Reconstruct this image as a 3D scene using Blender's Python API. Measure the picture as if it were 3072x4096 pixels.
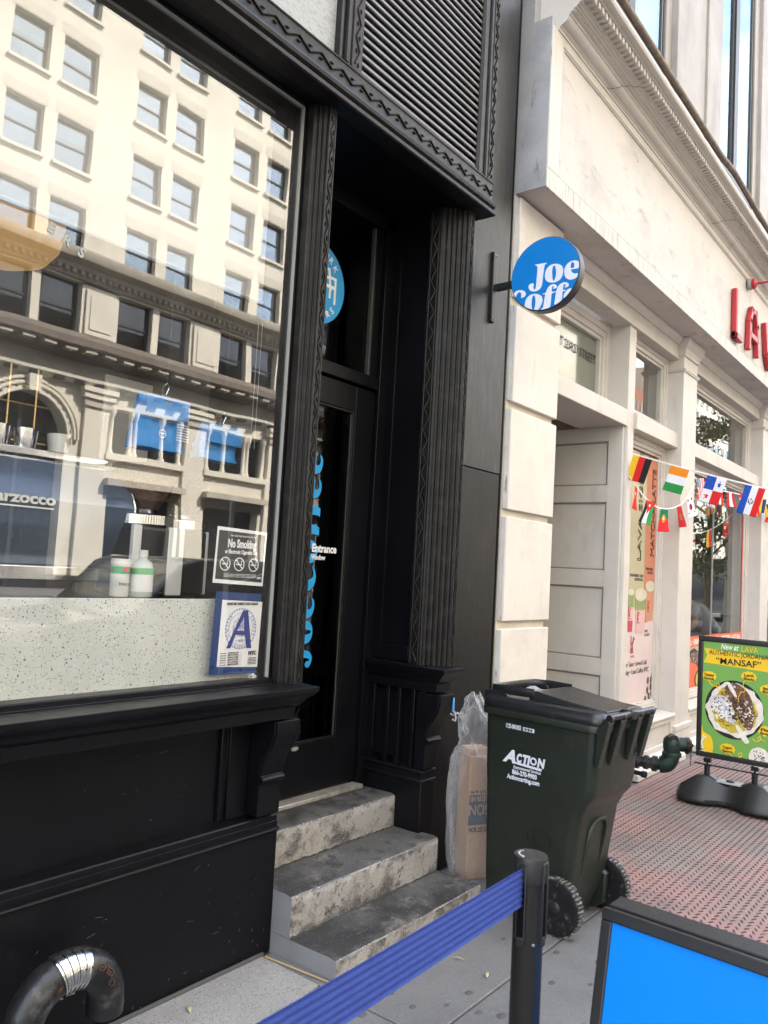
import bpy, bmesh, math, random
from mathutils import Vector, Matrix, Euler
random.seed(7)
rad = math.radians
S = bpy.context.scene
for o in list(bpy.data.objects): bpy.data.objects.remove(o)
COL = S.collection
# ---------------------------------------------------------------- camera
YAW, PITCH, ROLL, FPX = 0.904224, 0.0722138, 0.0555925, 3170.35
fwd = Vector((math.sin(YAW)*math.cos(PITCH), math.cos(YAW)*math.cos(PITCH), math.sin(PITCH)))
r0 = fwd.cross(Vector((0,0,1))).normalized(); u0 = r0.cross(fwd)
rgt = math.cos(ROLL)*r0 + math.sin(ROLL)*u0; upv = rgt.cross(fwd)
cam = bpy.data.cameras.new("camera"); camo = bpy.data.objects.new("camera", cam); COL.objects.link(camo)
camo.matrix_world = Matrix(((rgt.x,upv.x,-fwd.x,0),(rgt.y,upv.y,-fwd.y,0),(rgt.z,upv.z,-fwd.z,1.6),(0,0,0,1)))
cam.sensor_fit = 'VERTICAL'; cam.sensor_height = 36; cam.sensor_width = 27; cam.lens = FPX/4096*36
cam.clip_start = 0.05; cam.clip_end = 2000
cam.dof.use_dof = True; cam.dof.focus_distance = 3.9; cam.dof.aperture_fstop = 7.5
S.camera = camo
# ---------------------------------------------------------------- sky, sun, exposure
SUN = Vector((0.42, 0.62, 0.80)).normalized()
W = bpy.data.worlds.new("World"); S.world = W; W.use_nodes = True
wn = W.node_tree; wn.nodes.clear()
sky = wn.nodes.new('ShaderNodeTexSky'); sky.sky_type = 'NISHITA'; sky.sun_disc = False
sky.sun_elevation = math.asin(SUN.z); sky.sun_rotation = math.atan2(SUN.x, SUN.y)
sky.air_density = 1.0; sky.dust_density = 1.5; sky.ozone_density = 1.0
bg = wn.nodes.new('ShaderNodeBackground'); bg.inputs['Strength'].default_value = 0.15
wo = wn.nodes.new('ShaderNodeOutputWorld')
# broken white cloud over the whole sky
tcw = wn.nodes.new('ShaderNodeTexCoord'); nw = wn.nodes.new('ShaderNodeTexNoise'); nw.inputs['Scale'].default_value = 2.2; nw.inputs['Detail'].default_value = 8; nw.inputs['Roughness'].default_value = .62
mw = wn.nodes.new('ShaderNodeMapRange'); mw.inputs['From Min'].default_value = .42; mw.inputs['From Max'].default_value = .58; mw.inputs['To Max'].default_value = .9
xw = wn.nodes.new('ShaderNodeMix'); xw.data_type = 'RGBA'; xw.inputs[7].default_value = (6.6, 6.75, 7.0, 1)
wn.links.new(tcw.outputs['Generated'], nw.inputs['Vector']); wn.links.new(nw.outputs['Fac'], mw.inputs['Value']); wn.links.new(mw.outputs[0], xw.inputs[0])
wn.links.new(sky.outputs[0], xw.inputs[6]); wn.links.new(xw.outputs[2], bg.inputs[0]); wn.links.new(bg.outputs[0], wo.inputs[0])
sl = bpy.data.lights.new("sun", 'SUN'); sl.energy = 4.8; sl.angle = rad(0.5); sl.color = (1, .95, .87)
so = bpy.data.objects.new("sun", sl); COL.objects.link(so)
so.rotation_euler = (-SUN).to_track_quat('-Z', 'Y').to_euler(); so.location = (20, 30, 60)
vs = S.view_settings; vs.view_transform = 'Standard'; vs.look = 'None'; vs.gamma = 1; vs.use_curve_mapping = False
vs.exposure = 2.6
S.cycles.max_bounces = 10; S.cycles.diffuse_bounces = 4; S.cycles.glossy_bounces = 4
S.cycles.transparent_max_bounces = 16; S.cycles.caustics_reflective = False; S.cycles.caustics_refractive = False
S.cycles.sample_clamp_indirect = 6; S.cycles.use_denoising = True

# ---------------------------------------------------------------- materials
def lin(r, g, b):
    f = lambda c: (c/255/12.92) if c/255 <= .04045 else ((c/255+.055)/1.055)**2.4
    return (f(r), f(g), f(b))
def nt(name):
    m = bpy.data.materials.new(name); m.use_nodes = True
    n = m.node_tree.nodes; n.clear()
    out = n.new('ShaderNodeOutputMaterial')
    return m, m.node_tree, n, m.node_tree.links, out
def noise(n, l, vec, scale, detail=4, rough=.55, w=None):
    t = n.new('ShaderNodeTexNoise'); t.inputs['Scale'].default_value = scale
    t.inputs['Detail'].default_value = detail; t.inputs['Roughness'].default_value = rough
    l.new(vec, t.inputs['Vector']); return t.outputs['Fac']
def ramp(n, l, fac, a, b, ca=(0,0,0,1), cb=(1,1,1,1)):
    r = n.new('ShaderNodeMapRange'); r.inputs['From Min'].default_value = a; r.inputs['From Max'].default_value = b
    l.new(fac, r.inputs['Value']); return r.outputs[0]
def mixc(n, l, fac, a, b, mode='MIX'):
    m = n.new('ShaderNodeMix'); m.data_type = 'RGBA'; m.blend_type = mode
    if isinstance(fac, (int, float)): m.inputs[0].default_value = fac
    else: l.new(fac, m.inputs[0])
    for i, v in ((6, a), (7, b)):
        if isinstance(v, tuple): m.inputs[i].default_value = (*v[:3], 1)
        else: l.new(v, m.inputs[i])
    return m.outputs[2]
def vecs(n, l, stretch=(1,1,1), rot=(0,0,0)):
    tc = n.new('ShaderNodeTexCoord'); mp = n.new('ShaderNodeMapping')
    mp.inputs['Scale'].default_value = stretch; mp.inputs['Rotation'].default_value = rot
    l.new(tc.outputs['Object'], mp.inputs[0]); return mp.outputs[0]
def mk(name, col, rough=.6, metal=0., var=.12, vs_=4., bump=0., bs=60., dirt=None, coat=0., spec=.5, stretch=(1,1,1), rvar=.1, alpha=None):
    """dirt: list of (colour, scale, lo, hi, amount, stretch)"""
    m, t, n, l, out = nt(name)
    p = n.new('ShaderNodeBsdfPrincipled'); l.new(p.outputs[0], out.inputs[0])
    p.inputs['Metallic'].default_value = metal; p.inputs['Coat Weight'].default_value = coat
    p.inputs['Specular IOR Level'].default_value = spec
    v = vecs(n, l, stretch)
    f = noise(n, l, v, vs_)
    lo = tuple(c*(1-var) for c in col); hi = tuple(min(1, c*(1+var)) for c in col)
    c = mixc(n, l, ramp(n, l, f, .3, .7), lo, hi)
    for d in dirt or []:
        dv = vecs(n, l, d[5] if len(d) > 5 else (1,1,1))
        df = ramp(n, l, noise(n, l, dv, d[1], 7, .65), d[2], d[3])
        mm = n.new('ShaderNodeMath'); mm.operation = 'MULTIPLY'; mm.inputs[1].default_value = d[4]; mm.use_clamp = True
        l.new(df, mm.inputs[0]); c = mixc(n, l, mm.outputs[0], c, d[0])
    l.new(c, p.inputs['Base Color'])
    rr = n.new('ShaderNodeMapRange'); rr.inputs['To Min'].default_value = max(0.02, rough-rvar); rr.inputs['To Max'].default_value = min(1, rough+rvar)
    l.new(noise(n, l, v, vs_*3), rr.inputs['Value']); l.new(rr.outputs[0], p.inputs['Roughness'])
    if bump:
        b = n.new('ShaderNodeBump'); b.inputs['Strength'].default_value = bump; b.inputs['Distance'].default_value = .004
        l.new(noise(n, l, v, bs, 5, .6), b.inputs['Height']); l.new(b.outputs[0], p.inputs['Normal'])
    if alpha is not None: p.inputs['Alpha'].default_value = alpha
    return m
def flat(name, col, rough=.5, spec=.4):
    return mk(name, col, rough, var=.03, spec=spec, rvar=.03)
def glass(name, ior=1.7, tint=(1,1,1), wav=.0, dust=0., gcol=(1,1,1)):
    m, t, n, l, out = nt(name)
    tr = n.new('ShaderNodeBsdfTransparent'); tr.inputs[0].default_value = (*tint, 1)
    gl = n.new('ShaderNodeBsdfGlossy'); gl.inputs['Roughness'].default_value = .0; gl.inputs[0].default_value = (*gcol,1)
    fr = n.new('ShaderNodeFresnel'); ge = n.new('ShaderNodeNewGeometry')
    io = n.new('ShaderNodeMapRange'); io.inputs['To Min'].default_value = ior; io.inputs['To Max'].default_value = 1/ior   # same reflectance from both faces
    l.new(ge.outputs['Backfacing'], io.inputs['Value']); l.new(io.outputs[0], fr.inputs['IOR'])
    mx = n.new('ShaderNodeMixShader')
    if wav:
        v = vecs(n, l); b = n.new('ShaderNodeBump'); b.inputs['Strength'].default_value = wav; b.inputs['Distance'].default_value = .01
        l.new(noise(n, l, v, 1.6, 2), b.inputs['Height']); l.new(b.outputs[0], gl.inputs['Normal'])
    l.new(fr.outputs[0], mx.inputs[0]); l.new(tr.outputs[0], mx.inputs[1]); l.new(gl.outputs[0], mx.inputs[2])
    last = mx.outputs[0]
    if dust:
        df = n.new('ShaderNodeBsdfDiffuse'); df.inputs[0].default_value = (.6,.6,.58,1)
        v = vecs(n, l, (1,1,.35)); f = ramp(n, l, noise(n, l, v, 3.5, 8, .7), .35, .95)
        mm = n.new('ShaderNodeMath'); mm.operation = 'MULTIPLY'; mm.inputs[1].default_value = dust; l.new(f, mm.inputs[0])
        m2 = n.new('ShaderNodeMixShader'); l.new(mm.outputs[0], m2.inputs[0]); l.new(last, m2.inputs[1]); l.new(df.outputs[0], m2.inputs[2]); last = m2.outputs[0]
    l.new(last, out.inputs[0]); return m
def plastic_film(name):
    m, t, n, l, out = nt(name)
    tr = n.new('ShaderNodeBsdfTransparent'); p = n.new('ShaderNodeBsdfPrincipled')
    p.inputs['Base Color'].default_value = (.92,.92,.93,1); p.inputs['Roughness'].default_value = .16
    mx = n.new('ShaderNodeMixShader'); lw = n.new('ShaderNodeLayerWeight'); lw.inputs[0].default_value = .35
    v = vecs(n, l, (1,1,.6)); b = n.new('ShaderNodeBump'); b.inputs['Strength'].default_value = .9; b.inputs['Distance'].default_value = .02
    l.new(noise(n, l, v, 24, 4), b.inputs['Height']); l.new(b.outputs[0], p.inputs['Normal']); l.new(b.outputs[0], lw.inputs['Normal'])
    r = n.new('ShaderNodeMapRange'); r.inputs['To Min'].default_value = .05; r.inputs['To Max'].default_value = .62; l.new(lw.outputs['Facing'], r.inputs['Value'])
    l.new(r.outputs[0], mx.inputs[0]); l.new(tr.outputs[0], mx.inputs[1]); l.new(p.outputs[0], mx.inputs[2]); l.new(mx.outputs[0], out.inputs[0])
    return m
def speckled(name, base, specks, rough=.7, bump=.15, blot=None):
    """voronoi chips: specks = list of (colour, scale, cell size threshold, keep fraction)"""
    m, t, n, l, out = nt(name)
    p = n.new('ShaderNodeBsdfPrincipled'); l.new(p.outputs[0], out.inputs[0]); p.inputs['Roughness'].default_value = rough
    v = vecs(n, l); f = noise(n, l, v, 3.)
    c = mixc(n, l, ramp(n, l, f, .3, .7), tuple(x*.9 for x in base), tuple(x*1.08 for x in base))
    for d in blot or []:
        dv = vecs(n, l, d[5] if len(d) > 5 else (1,1,1)); df = ramp(n, l, noise(n, l, dv, d[1], 7, .65), d[2], d[3])
        mm = n.new('ShaderNodeMath'); mm.operation = 'MULTIPLY'; mm.inputs[1].default_value = d[4]; l.new(df, mm.inputs[0]); c = mixc(n, l, mm.outputs[0], c, d[0])
    for colr, sc, th, keep in specks:
        vo = n.new('ShaderNodeTexVoronoi'); vo.inputs['Scale'].default_value = sc; l.new(v, vo.inputs['Vector'])
        lt = n.new('ShaderNodeMath'); lt.operation = 'LESS_THAN'; lt.inputs[1].default_value = th; l.new(vo.outputs['Distance'], lt.inputs[0])
        sp = n.new('ShaderNodeSeparateColor'); l.new(vo.outputs['Color'], sp.inputs[0])
        kp = n.new('ShaderNodeMath'); kp.operation = 'LESS_THAN'; kp.inputs[1].default_value = keep; l.new(sp.outputs[0], kp.inputs[0])
        mu = n.new('ShaderNodeMath'); mu.operation = 'MULTIPLY'; l.new(lt.outputs[0], mu.inputs[0]); l.new(kp.outputs[0], mu.inputs[1])
        c = mixc(n, l, mu.outputs[0], c, colr)
    l.new(c, p.inputs['Base Color'])
    b = n.new('ShaderNodeBump'); b.inputs['Strength'].default_value = bump; b.inputs['Distance'].default_value = .004
    l.new(noise(n, l, v, 120, 6, .7), b.inputs['Height']); l.new(b.outputs[0], p.inputs['Normal'])
    return m

DUST = (.10,.095,.09)
MT = dict(
 black=mk('black_paint', (.0040,.0040,.0058), .40, spec=.19, var=.25, vs_=2.5, bump=.12, bs=14, dirt=[(DUST, 9, .62, .85, .12), ((.16,.16,.16), 46, .73, .76, .4)], rvar=.1),
 iron=mk('dark_cast_iron', (.0085,.0072,.0070), .45, spec=.3, var=.3, vs_=6, bump=.15, bs=90, dirt=[(DUST, 14, .5, .8, .25)]),
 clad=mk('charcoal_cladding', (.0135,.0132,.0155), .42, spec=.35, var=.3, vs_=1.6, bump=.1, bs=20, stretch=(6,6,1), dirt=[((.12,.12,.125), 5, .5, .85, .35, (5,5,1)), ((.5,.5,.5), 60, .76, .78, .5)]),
 dark=flat('near_black', (.003,.003,.0035), .7, .1),
 louv=mk('louvre_metal', (.165,.158,.157), .5, var=.2, bump=.1, bs=40),
 gasket=flat('grey_gasket', (.32,.33,.31), .6),
 pebble=mk('textured_white_panel', (.36,.375,.38), .45, var=.05, vs_=20, bump=1.0, bs=44, stretch=(1,1,2.2), dirt=[((.20,.21,.215), 42, .5, .62, .5, (1,1,2.2))]),
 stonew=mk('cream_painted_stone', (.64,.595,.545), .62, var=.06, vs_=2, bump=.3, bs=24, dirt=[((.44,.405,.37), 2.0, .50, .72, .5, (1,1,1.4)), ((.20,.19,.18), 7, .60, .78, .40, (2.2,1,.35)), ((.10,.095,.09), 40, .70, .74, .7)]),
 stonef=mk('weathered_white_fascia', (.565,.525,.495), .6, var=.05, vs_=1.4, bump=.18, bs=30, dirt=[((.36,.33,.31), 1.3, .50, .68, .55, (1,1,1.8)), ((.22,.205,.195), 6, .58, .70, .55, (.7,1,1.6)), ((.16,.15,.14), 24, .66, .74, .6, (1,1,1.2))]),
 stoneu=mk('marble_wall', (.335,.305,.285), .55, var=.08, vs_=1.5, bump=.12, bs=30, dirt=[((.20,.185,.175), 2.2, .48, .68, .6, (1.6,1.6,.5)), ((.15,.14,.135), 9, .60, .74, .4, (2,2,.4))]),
 trim=mk('off_white_trim_paint', (.56,.525,.485), .5, var=.05, vs_=3, bump=.12, bs=25, dirt=[((.34,.32,.295), 3.5, .54, .74, .45, (1.4,1.4,.6)), ((.17,.16,.15), 20, .66, .74, .45, (1.5,1.5,.6))]),
 greyend=mk('peeling_grey_paint', (.36,.365,.38), .5, var=.12, vs_=5, bump=.6, bs=12, dirt=[((.08,.08,.08), 5, .60, .64, .7, (4,4,.6)), ((.50,.48,.45), 4, .54, .62, .6), ((.22,.22,.225), 2, .5, .65, .5)]),
 grout=mk('cream_joint', (.53,.48,.40), .7),
 conc=speckled('sidewalk_concrete', (.150,.148,.150), [((.085,.084,.086), 210, .34, .4), ((.27,.268,.268), 190, .25, .3)], .75, .35, [((.098,.096,.097), 1.8, .48, .66, .7), ((.20,.198,.196), 5, .56, .7, .5), ((.10,.10,.10), 26, .72, .76, .5)]),
 patch=speckled('rough_patch_concrete', (.26,.25,.24), [((.10,.097,.095), 110, .3, .35), ((.48,.47,.46), 150, .25, .3)], .85, .7, [((.20,.19,.18), 6, .52, .7, .8)]),
 tread=speckled('grimy_stone_tread', (.088,.084,.081), [((.38,.37,.36), 170, .22, .14), ((.02,.02,.02), 120, .3, .35)], .62, .55, [((.022,.0215,.022), 2.2, .42, .54, .92), ((.17,.155,.14), 7, .56, .64, .75), ((.020,.0195,.0195), 15, .54, .64, .75)]),
 riser=speckled('stone_riser', (.34,.315,.29), [((.08,.075,.07), 150, .26, .25), ((.48,.455,.42), 130, .25, .3)], .85, 1.0, [((.055,.052,.05), 4.5, .48, .60, .9, (1,1,1.4)), ((.20,.16,.12), 9, .54, .66, .6), ((.05,.048,.045), 22, .56, .64, .75)]),
 greyp=mk('grey_step_paint', (.20,.205,.22), .55, var=.15, vs_=5, bump=.3, bs=30, dirt=[((.42,.41,.40), 8, .62, .75, .5)]),
 alu=mk('scuffed_aluminium', (.55,.52,.47), .4, .6, var=.2, vs_=30, stretch=(1,12,1), dirt=[((.14,.12,.11), 10, .5, .7, .6)]),
 glass=glass('window_glass', 2.2, wav=.07, dust=.095),
 glass2=glass('shop_glass', 1.65, (.93,.95,.93), wav=.06, dust=.03),
 dglass=glass('door_glass', 1.5, (.55,.6,.65)),
 sgrey=mk('frosted_transom_glass', (.155,.17,.14), .12, var=.05, coat=.5, rvar=.04),
 blind=mk('roller_blind', (.33,.325,.31), .9, var=.03),
 terr=speckled('terrazzo', (.58,.60,.565), [((.07,.07,.07), 62, .20, .22), ((.16,.16,.16), 110, .26, .30), ((.12,.12,.12), 170, .28, .25), ((.8,.8,.78), 90, .2, .25)], .35, .02),
 tan=flat('tan_lamp_shade', (.62,.36,.13), .6),
 mach=mk('slate_blue_enamel', (.075,.108,.17), .22, .2, var=.08, coat=.3),
 chrome=mk('polished_steel', (.62,.62,.62), .14, 1.0, var=.05, rvar=.05),
 steelb=mk('brushed_band_steel', (.58,.58,.60), .24, 1.0, var=.12, vs_=40, stretch=(1,1,1)),
 beans=speckled('coffee_beans', (.045,.022,.012), [((.10,.05,.028), 60, .30, .8), ((.012,.006,.004), 60, .12, .6)], .35, 1.0),
 white=flat('white_print', (.80,.80,.80), .5),
 wplast=mk('white_plastic', (.60,.61,.60), .35, var=.04),
 grn=flat('label_green', (.05,.32,.10)), redl=flat('label_red', (.55,.03,.05)),
 bluebag=mk('blue_paper_bag', (.02,.20,.52), .45, var=.12, vs_=14, bump=.5, bs=18),
 blue=mk('sign_blue', (.005,.185,.56), .35, var=.02, spec=.4),
 cyan=mk('door_decal_blue', (.012,.30,.66), .5, var=.02),
 ablue=mk('board_blue', (.0,.20,.74), .5, var=.05, vs_=1.2, rvar=.08, spec=.2, bump=.05, bs=9, dirt=[((.02,.25,.70), 3, .55, .8, .35)]),
 lav=mk('sign_white_letter', (.70,.72,.80), .5, var=.02),
 navy=flat('navy', (.02,.035,.22)), clearblue=mk('blue_holder', (.013,.045,.17), .3),
 blk=mk('black_plastic', (.012,.012,.013), .42, var=.2, vs_=20, bump=.1, bs=120),
 rubber=mk('dusty_rubber', (.0085,.0085,.009), .6, var=.4, vs_=30, bump=.3, bs=80, spec=.3, dirt=[((.20,.195,.19), 34, .58, .72, .55)]),
 binb=mk('bin_green_plastic', (.0125,.0172,.0118), .42, var=.15, vs_=5, bump=.15, bs=140, dirt=[((.06,.06,.05), 12, .58, .8, .35), ((.20,.20,.18), 50, .74, .78, .4)]),
 lid=mk('bin_lid_plastic', (.013,.0135,.015), .33, var=.2, vs_=8, bump=.12, bs=90, dirt=[((.12,.12,.12), 9, .60, .8, .3)]),
 brass=mk('worn_axle', (.45,.29,.12), .35, 1., var=.3, vs_=30),
 card=mk('cardboard', (.36,.215,.125), .8, var=.08, vs_=6, stretch=(1,1,.3), bump=.1, bs=60),
 film=plastic_film('clear_plastic_bag'),
 post=mk('satin_black_post', (.016,.015,.015), .36, .3, var=.15, vs_=30, bump=.06, bs=200),
 belt=mk('blue_webbing', (.026,.052,.26), .7, var=.12, vs_=60, bump=.4, bs=260),
 frame=mk('board_frame', (.011,.0115,.013), .45, var=.15, vs_=20, bump=.1, bs=150),
 iron2=mk('blackened_pipe', (.018,.019,.022), .32, .3, var=.4, vs_=14, bump=.5, bs=40, dirt=[((.20,.19,.18), 13, .56, .74, .5), ((.22,.09,.04), 9, .66, .8, .5)]),
 rust=mk('rusty_mark', (.10,.045,.022), .8, var=.4, vs_=40, bump=.4),
 green=mk('verdigris_pipe', (.016,.035,.030), .45, .4, var=.4, vs_=14, bump=.4, bs=50, dirt=[((.17,.17,.15), 8, .60, .75, .5)]),
 bronze=mk('dark_bronze', (.06,.048,.035), .45, .7, var=.4, vs_=20, bump=.3),
 plate=mk('worn_red_plate', (.20,.165,.158), .62, 0, var=.15, vs_=3, bump=.3, bs=60, dirt=[((.31,.165,.15), .8, .42, .56, .8), ((.12,.11,.107), 1.7, .54, .68, .6), ((.30,.28,.27), 18, .60, .74, .5), ((.09,.085,.082), 8, .64, .72, .5)]),
 lug=mk('worn_plate_lug', (.070,.063,.062), .42, .4, var=.25, vs_=3, dirt=[((.21,.085,.072), .9, .48, .64, .6), ((.30,.28,.27), 20, .56, .7, .6)]),
 asph=mk('asphalt', (.05,.05,.052), .85, var=.2, vs_=6, bump=.5, bs=120),
 red=mk('red_letter', (.42,.022,.030), .45, var=.06),
 inwall=mk('shop_beige_wall', (.55,.45,.32), .8, var=.04), ingrey=mk('lobby_wall', (.50,.52,.45), .8, var=.05),
 indark=mk('cafe_dark_wall', (.05,.05,.055), .8), infl=mk('cafe_floor', (.14,.12,.10), .5),
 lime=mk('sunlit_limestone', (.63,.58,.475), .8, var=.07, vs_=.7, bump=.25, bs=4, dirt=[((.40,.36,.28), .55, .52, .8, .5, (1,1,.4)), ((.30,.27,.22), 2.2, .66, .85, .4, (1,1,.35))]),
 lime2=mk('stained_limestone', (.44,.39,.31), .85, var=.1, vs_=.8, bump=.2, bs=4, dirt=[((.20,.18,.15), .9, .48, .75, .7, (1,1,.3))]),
 ironl=mk('brown_cornice', (.13,.10,.075), .7, var=.2, vs_=2),
 sash=flat('dark_sash', (.03,.03,.032), .5),
 brick=mk('red_brick_far', (.27,.10,.065), .85, var=.15, vs_=1.5),
 bark=mk('bark', (.09,.07,.055), .9, var=.3, vs_=14, bump=.8, bs=30), leaf=mk('tree_leaf', (.045,.085,.022), .55, var=.4, vs_=2),
 fleaf=flat('fallen_leaf', (.36,.35,.22), .6), wood=flat('thin_wood', (.42,.28,.14), .7),
 car=mk('black_car_paint', (.012,.013,.016), .12, .2, coat=.8, var=.03), carg=flat('dark_glass', (.01,.011,.013), .05),
 carw=mk('white_car_paint', (.62,.62,.62), .2, coat=.5, var=.02), cblue=mk('blue_tarp', (.03,.09,.35), .5),
 tape=mk('torn_clear_tape', (.55,.56,.58), .2, alpha=.45), btape=flat('blue_tape', (.08,.33,.68)),
 gold=mk('gold_wire', (.75,.52,.20), .3, .8), skin=mk('skin', (.42,.22,.15), .55, var=.06), shirt=mk('grey_shirt', (.25,.26,.29), .85, var=.08, vs_=10, bump=.3, bs=40),
 shorts=mk('brown_trousers', (.16,.11,.075), .85), hair=flat('dark_hair', (.02,.016,.014)),
 ylw=flat('print_yellow', (.80,.52,.02)), pgrn=mk('print_green', (.16,.36,.075), .45, var=.03), ink=flat('print_black', (.015,.014,.012)),
 pcream=mk('print_cream', (.43,.39,.24), .5, var=.15, vs_=.8), porg=mk('print_orange', (.50,.175,.095), .5, var=.12, vs_=.8), ppink=mk('print_pale_pink', (.62,.50,.49), .5, var=.04),
 borange=flat('banner_orange', (.78,.13,.055)), rice=speckled('printed_rice', (.50,.40,.04), [((.20,.08,.03), 45, .4, .35), ((.75,.62,.15), 60, .3, .4), ((.05,.10,.02), 50, .3, .12)], .6, .0),
 meat=speckled('printed_meat', (.13,.062,.04), [((.55,.52,.52), 34, .42, .35), ((.30,.13,.06), 50, .35, .4), ((.03,.018,.014), 40, .3, .25)], .5, .0),
 yog=speckled('printed_yogurt_meat', (.58,.56,.60), [((.25,.14,.10), 40, .32, .3), ((.75,.74,.75), 60, .35, .4), ((.12,.08,.08), 55, .3, .25)], .5, .0),
 paperp=mk('printed_bread', (.72,.68,.62), .6, var=.12, vs_=20), drink1=flat('drink_green', (.22,.27,.10)), drink2=flat('drink_pink', (.60,.38,.36)), drink3=flat('drink_red', (.45,.04,.07)), drink4=flat('drink_brown', (.52,.24,.15)), foam=speckled('drink_foam', (.55,.54,.42), [((.2,.2,.1), 120, .35, .5)], .5, 0),
)
for k, c in dict(f_yel=(.80,.50,.02), f_red=(.68,.015,.02), f_blk=(.012,.012,.014), f_org=(.80,.26,.01), f_wht=(.78,.78,.82), f_grn=(.02,.28,.06), f_blu=(.012,.07,.42), f_dgr=(.01,.16,.06), f_mar=(.45,.01,.025), f_lbl=(.20,.50,.75), f_nav=(.01,.02,.12)).items():
    MT[k] = flat('cloth_'+k[2:], c, .75)

# ---------------------------------------------------------------- mesh helpers
class MB:
    def __init__(s, M=None): s.v=[]; s.f=[]; s.m=[]; s.M=M or Matrix(); s.vid=[]
    def add(s, vs, fs, mi=0):
        b=len(s.v); s.v += [s.M @ Vector(v) for v in vs]
        for f in fs: s.f.append([b+i for i in f]); s.m.append(mi)
        return s
    def box(s, x0,x1,y0,y1,z0,z1, mi=0):
        return s.add([(x0,y0,z0),(x1,y0,z0),(x1,y1,z0),(x0,y1,z0),(x0,y0,z1),(x1,y0,z1),(x1,y1,z1),(x0,y1,z1)],
              [(0,3,2,1),(4,5,6,7),(0,1,5,4),(1,2,6,5),(2,3,7,6),(3,0,4,7)], mi)
    def prism(s, poly, ax, a0, a1, mi=0):
        n=len(poly)
        def P(p,a): return {'x':(a,p[0],p[1]),'y':(p[0],a,p[1]),'z':(p[0],p[1],a)}[ax]
        vs=[P(p,a0) for p in poly]+[P(p,a1) for p in poly]
        return s.add(vs, [list(range(n))[::-1], list(range(n,2*n))]+[[i,(i+1)%n,n+(i+1)%n,n+i] for i in range(n)], mi)
    def sheet(s, pts, mi=0): return s.add(pts, [list(range(len(pts)))], mi)
    def tube(s, pts, r, n=10, closed=False, caps=True, mi=0, sq=1.):
        pts=[Vector(p) for p in pts]; N=len(pts); vs=[]; ref=None
        for i,p in enumerate(pts):
            if closed: d=(pts[(i+1)%N]-pts[i-1])
            else: d=pts[min(i+1,N-1)]-pts[max(i-1,0)]
            d.normalize()
            if ref is None:
                ref=Vector((0,0,1)) if abs(d.z)<.9 else Vector((1,0,0))
            a=(ref-d*ref.dot(d)).normalized(); b=d.cross(a); ref=a
            rr=r(i/(N-1)) if callable(r) else r
            for k in range(n):
                t=2*math.pi*k/n; vs.append(p+a*(rr*math.cos(t))+b*(rr*sq*math.sin(t)))
        fs=[]
        for i in range(N if closed else N-1):
            for k in range(n):
                j=(i+1)%N; fs.append((i*n+k,i*n+(k+1)%n,j*n+(k+1)%n,j*n+k))
        if caps and not closed: fs += [list(range(n))[::-1], list(range((N-1)*n,N*n))]
        return s.add(vs, fs, mi)
    def lathe(s, prof, c=(0,0,0), ax='z', n=24, mi=0, cap=True):
        vs=[]
        for r,h in prof:
            for k in range(n):
                t=2*math.pi*k/n; a,b=r*math.cos(t),r*math.sin(t)
                vs.append({'z':(c[0]+a,c[1]+b,c[2]+h),'x':(c[0]+h,c[1]+a,c[2]+b),'y':(c[0]+b,c[1]+h,c[2]+a)}[ax])
        N=len(prof); fs=[(i*n+k,i*n+(k+1)%n,(i+1)*n+(k+1)%n,(i+1)*n+k) for i in range(N-1) for k in range(n)]
        if cap: fs += [list(range(n))[::-1], list(range((N-1)*n,N*n))]
        return s.add(vs, fs, mi)
    def ball(s, c, r, n=8, mi=0, sz=1.):
        prof=[(max(r*math.sin(math.pi*i/5),r*.02), -r*sz*math.cos(math.pi*i/5)) for i in range(6)]
        return s.lathe(prof, c, 'z', n, mi)
    def loft(s, rings, cap=True, mi=0):
        n=len(rings[0]); vs=[p for r in rings for p in r]
        fs=[(i*n+k,i*n+(k+1)%n,(i+1)*n+(k+1)%n,(i+1)*n+k) for i in range(len(rings)-1) for k in range(n)]
        if cap: fs += [list(range(n))[::-1], list(range((len(rings)-1)*n,len(rings)*n))]
        return s.add(vs, fs, mi)
    def build(s, name, mats, parent=None, bevel=0, seg=2, smooth=30, recalc=True, fn=None):
        me=bpy.data.meshes.new(name); me.from_pydata([tuple(v) for v in s.v], [], s.f)
        if not isinstance(mats,(list,tuple)): mats=[mats]
        for m in mats: me.materials.append(MT[m] if isinstance(m,str) else m)
        me.polygons.foreach_set('material_index', s.m)
        if recalc:
            bm=bmesh.new(); bm.from_mesh(me); bmesh.ops.recalc_face_normals(bm, faces=bm.faces); bm.to_mesh(me); bm.free()
        if smooth:
            me.polygons.foreach_set('use_smooth', [True]*len(me.polygons)); me.set_sharp_from_angle(angle=rad(smooth))
        me.update()
        o=bpy.data.objects.new(name, me); COL.objects.link(o)
        if parent: o.parent=parent
        if bevel:
            b=o.modifiers.new('bevel','BEVEL'); b.width=bevel; b.segments=seg; b.limit_method='ANGLE'; b.angle_limit=rad(40)
            b.harden_normals=False
        return o
def box(name, x0,x1,y0,y1,z0,z1, mat, parent=None, bevel=.003):
    return MB().box(x0,x1,y0,y1,z0,z1).build(name, mat, parent, bevel)
def quad(name, pts, mat, parent=None): return MB().sheet(pts).build(name, mat, parent, recalc=False, smooth=0)
def empty(name, loc=(0,0,0)):
    o=bpy.data.objects.new(name, None); COL.objects.link(o); o.empty_display_size=.1; o.location=loc; return o
def tag(o, label=None, cat=None, group=None, kind=None):
    if label: o['label']=label
    if cat: o['category']=cat
    if group: o['group']=group
    if kind: o['kind']=kind
    return o
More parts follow.
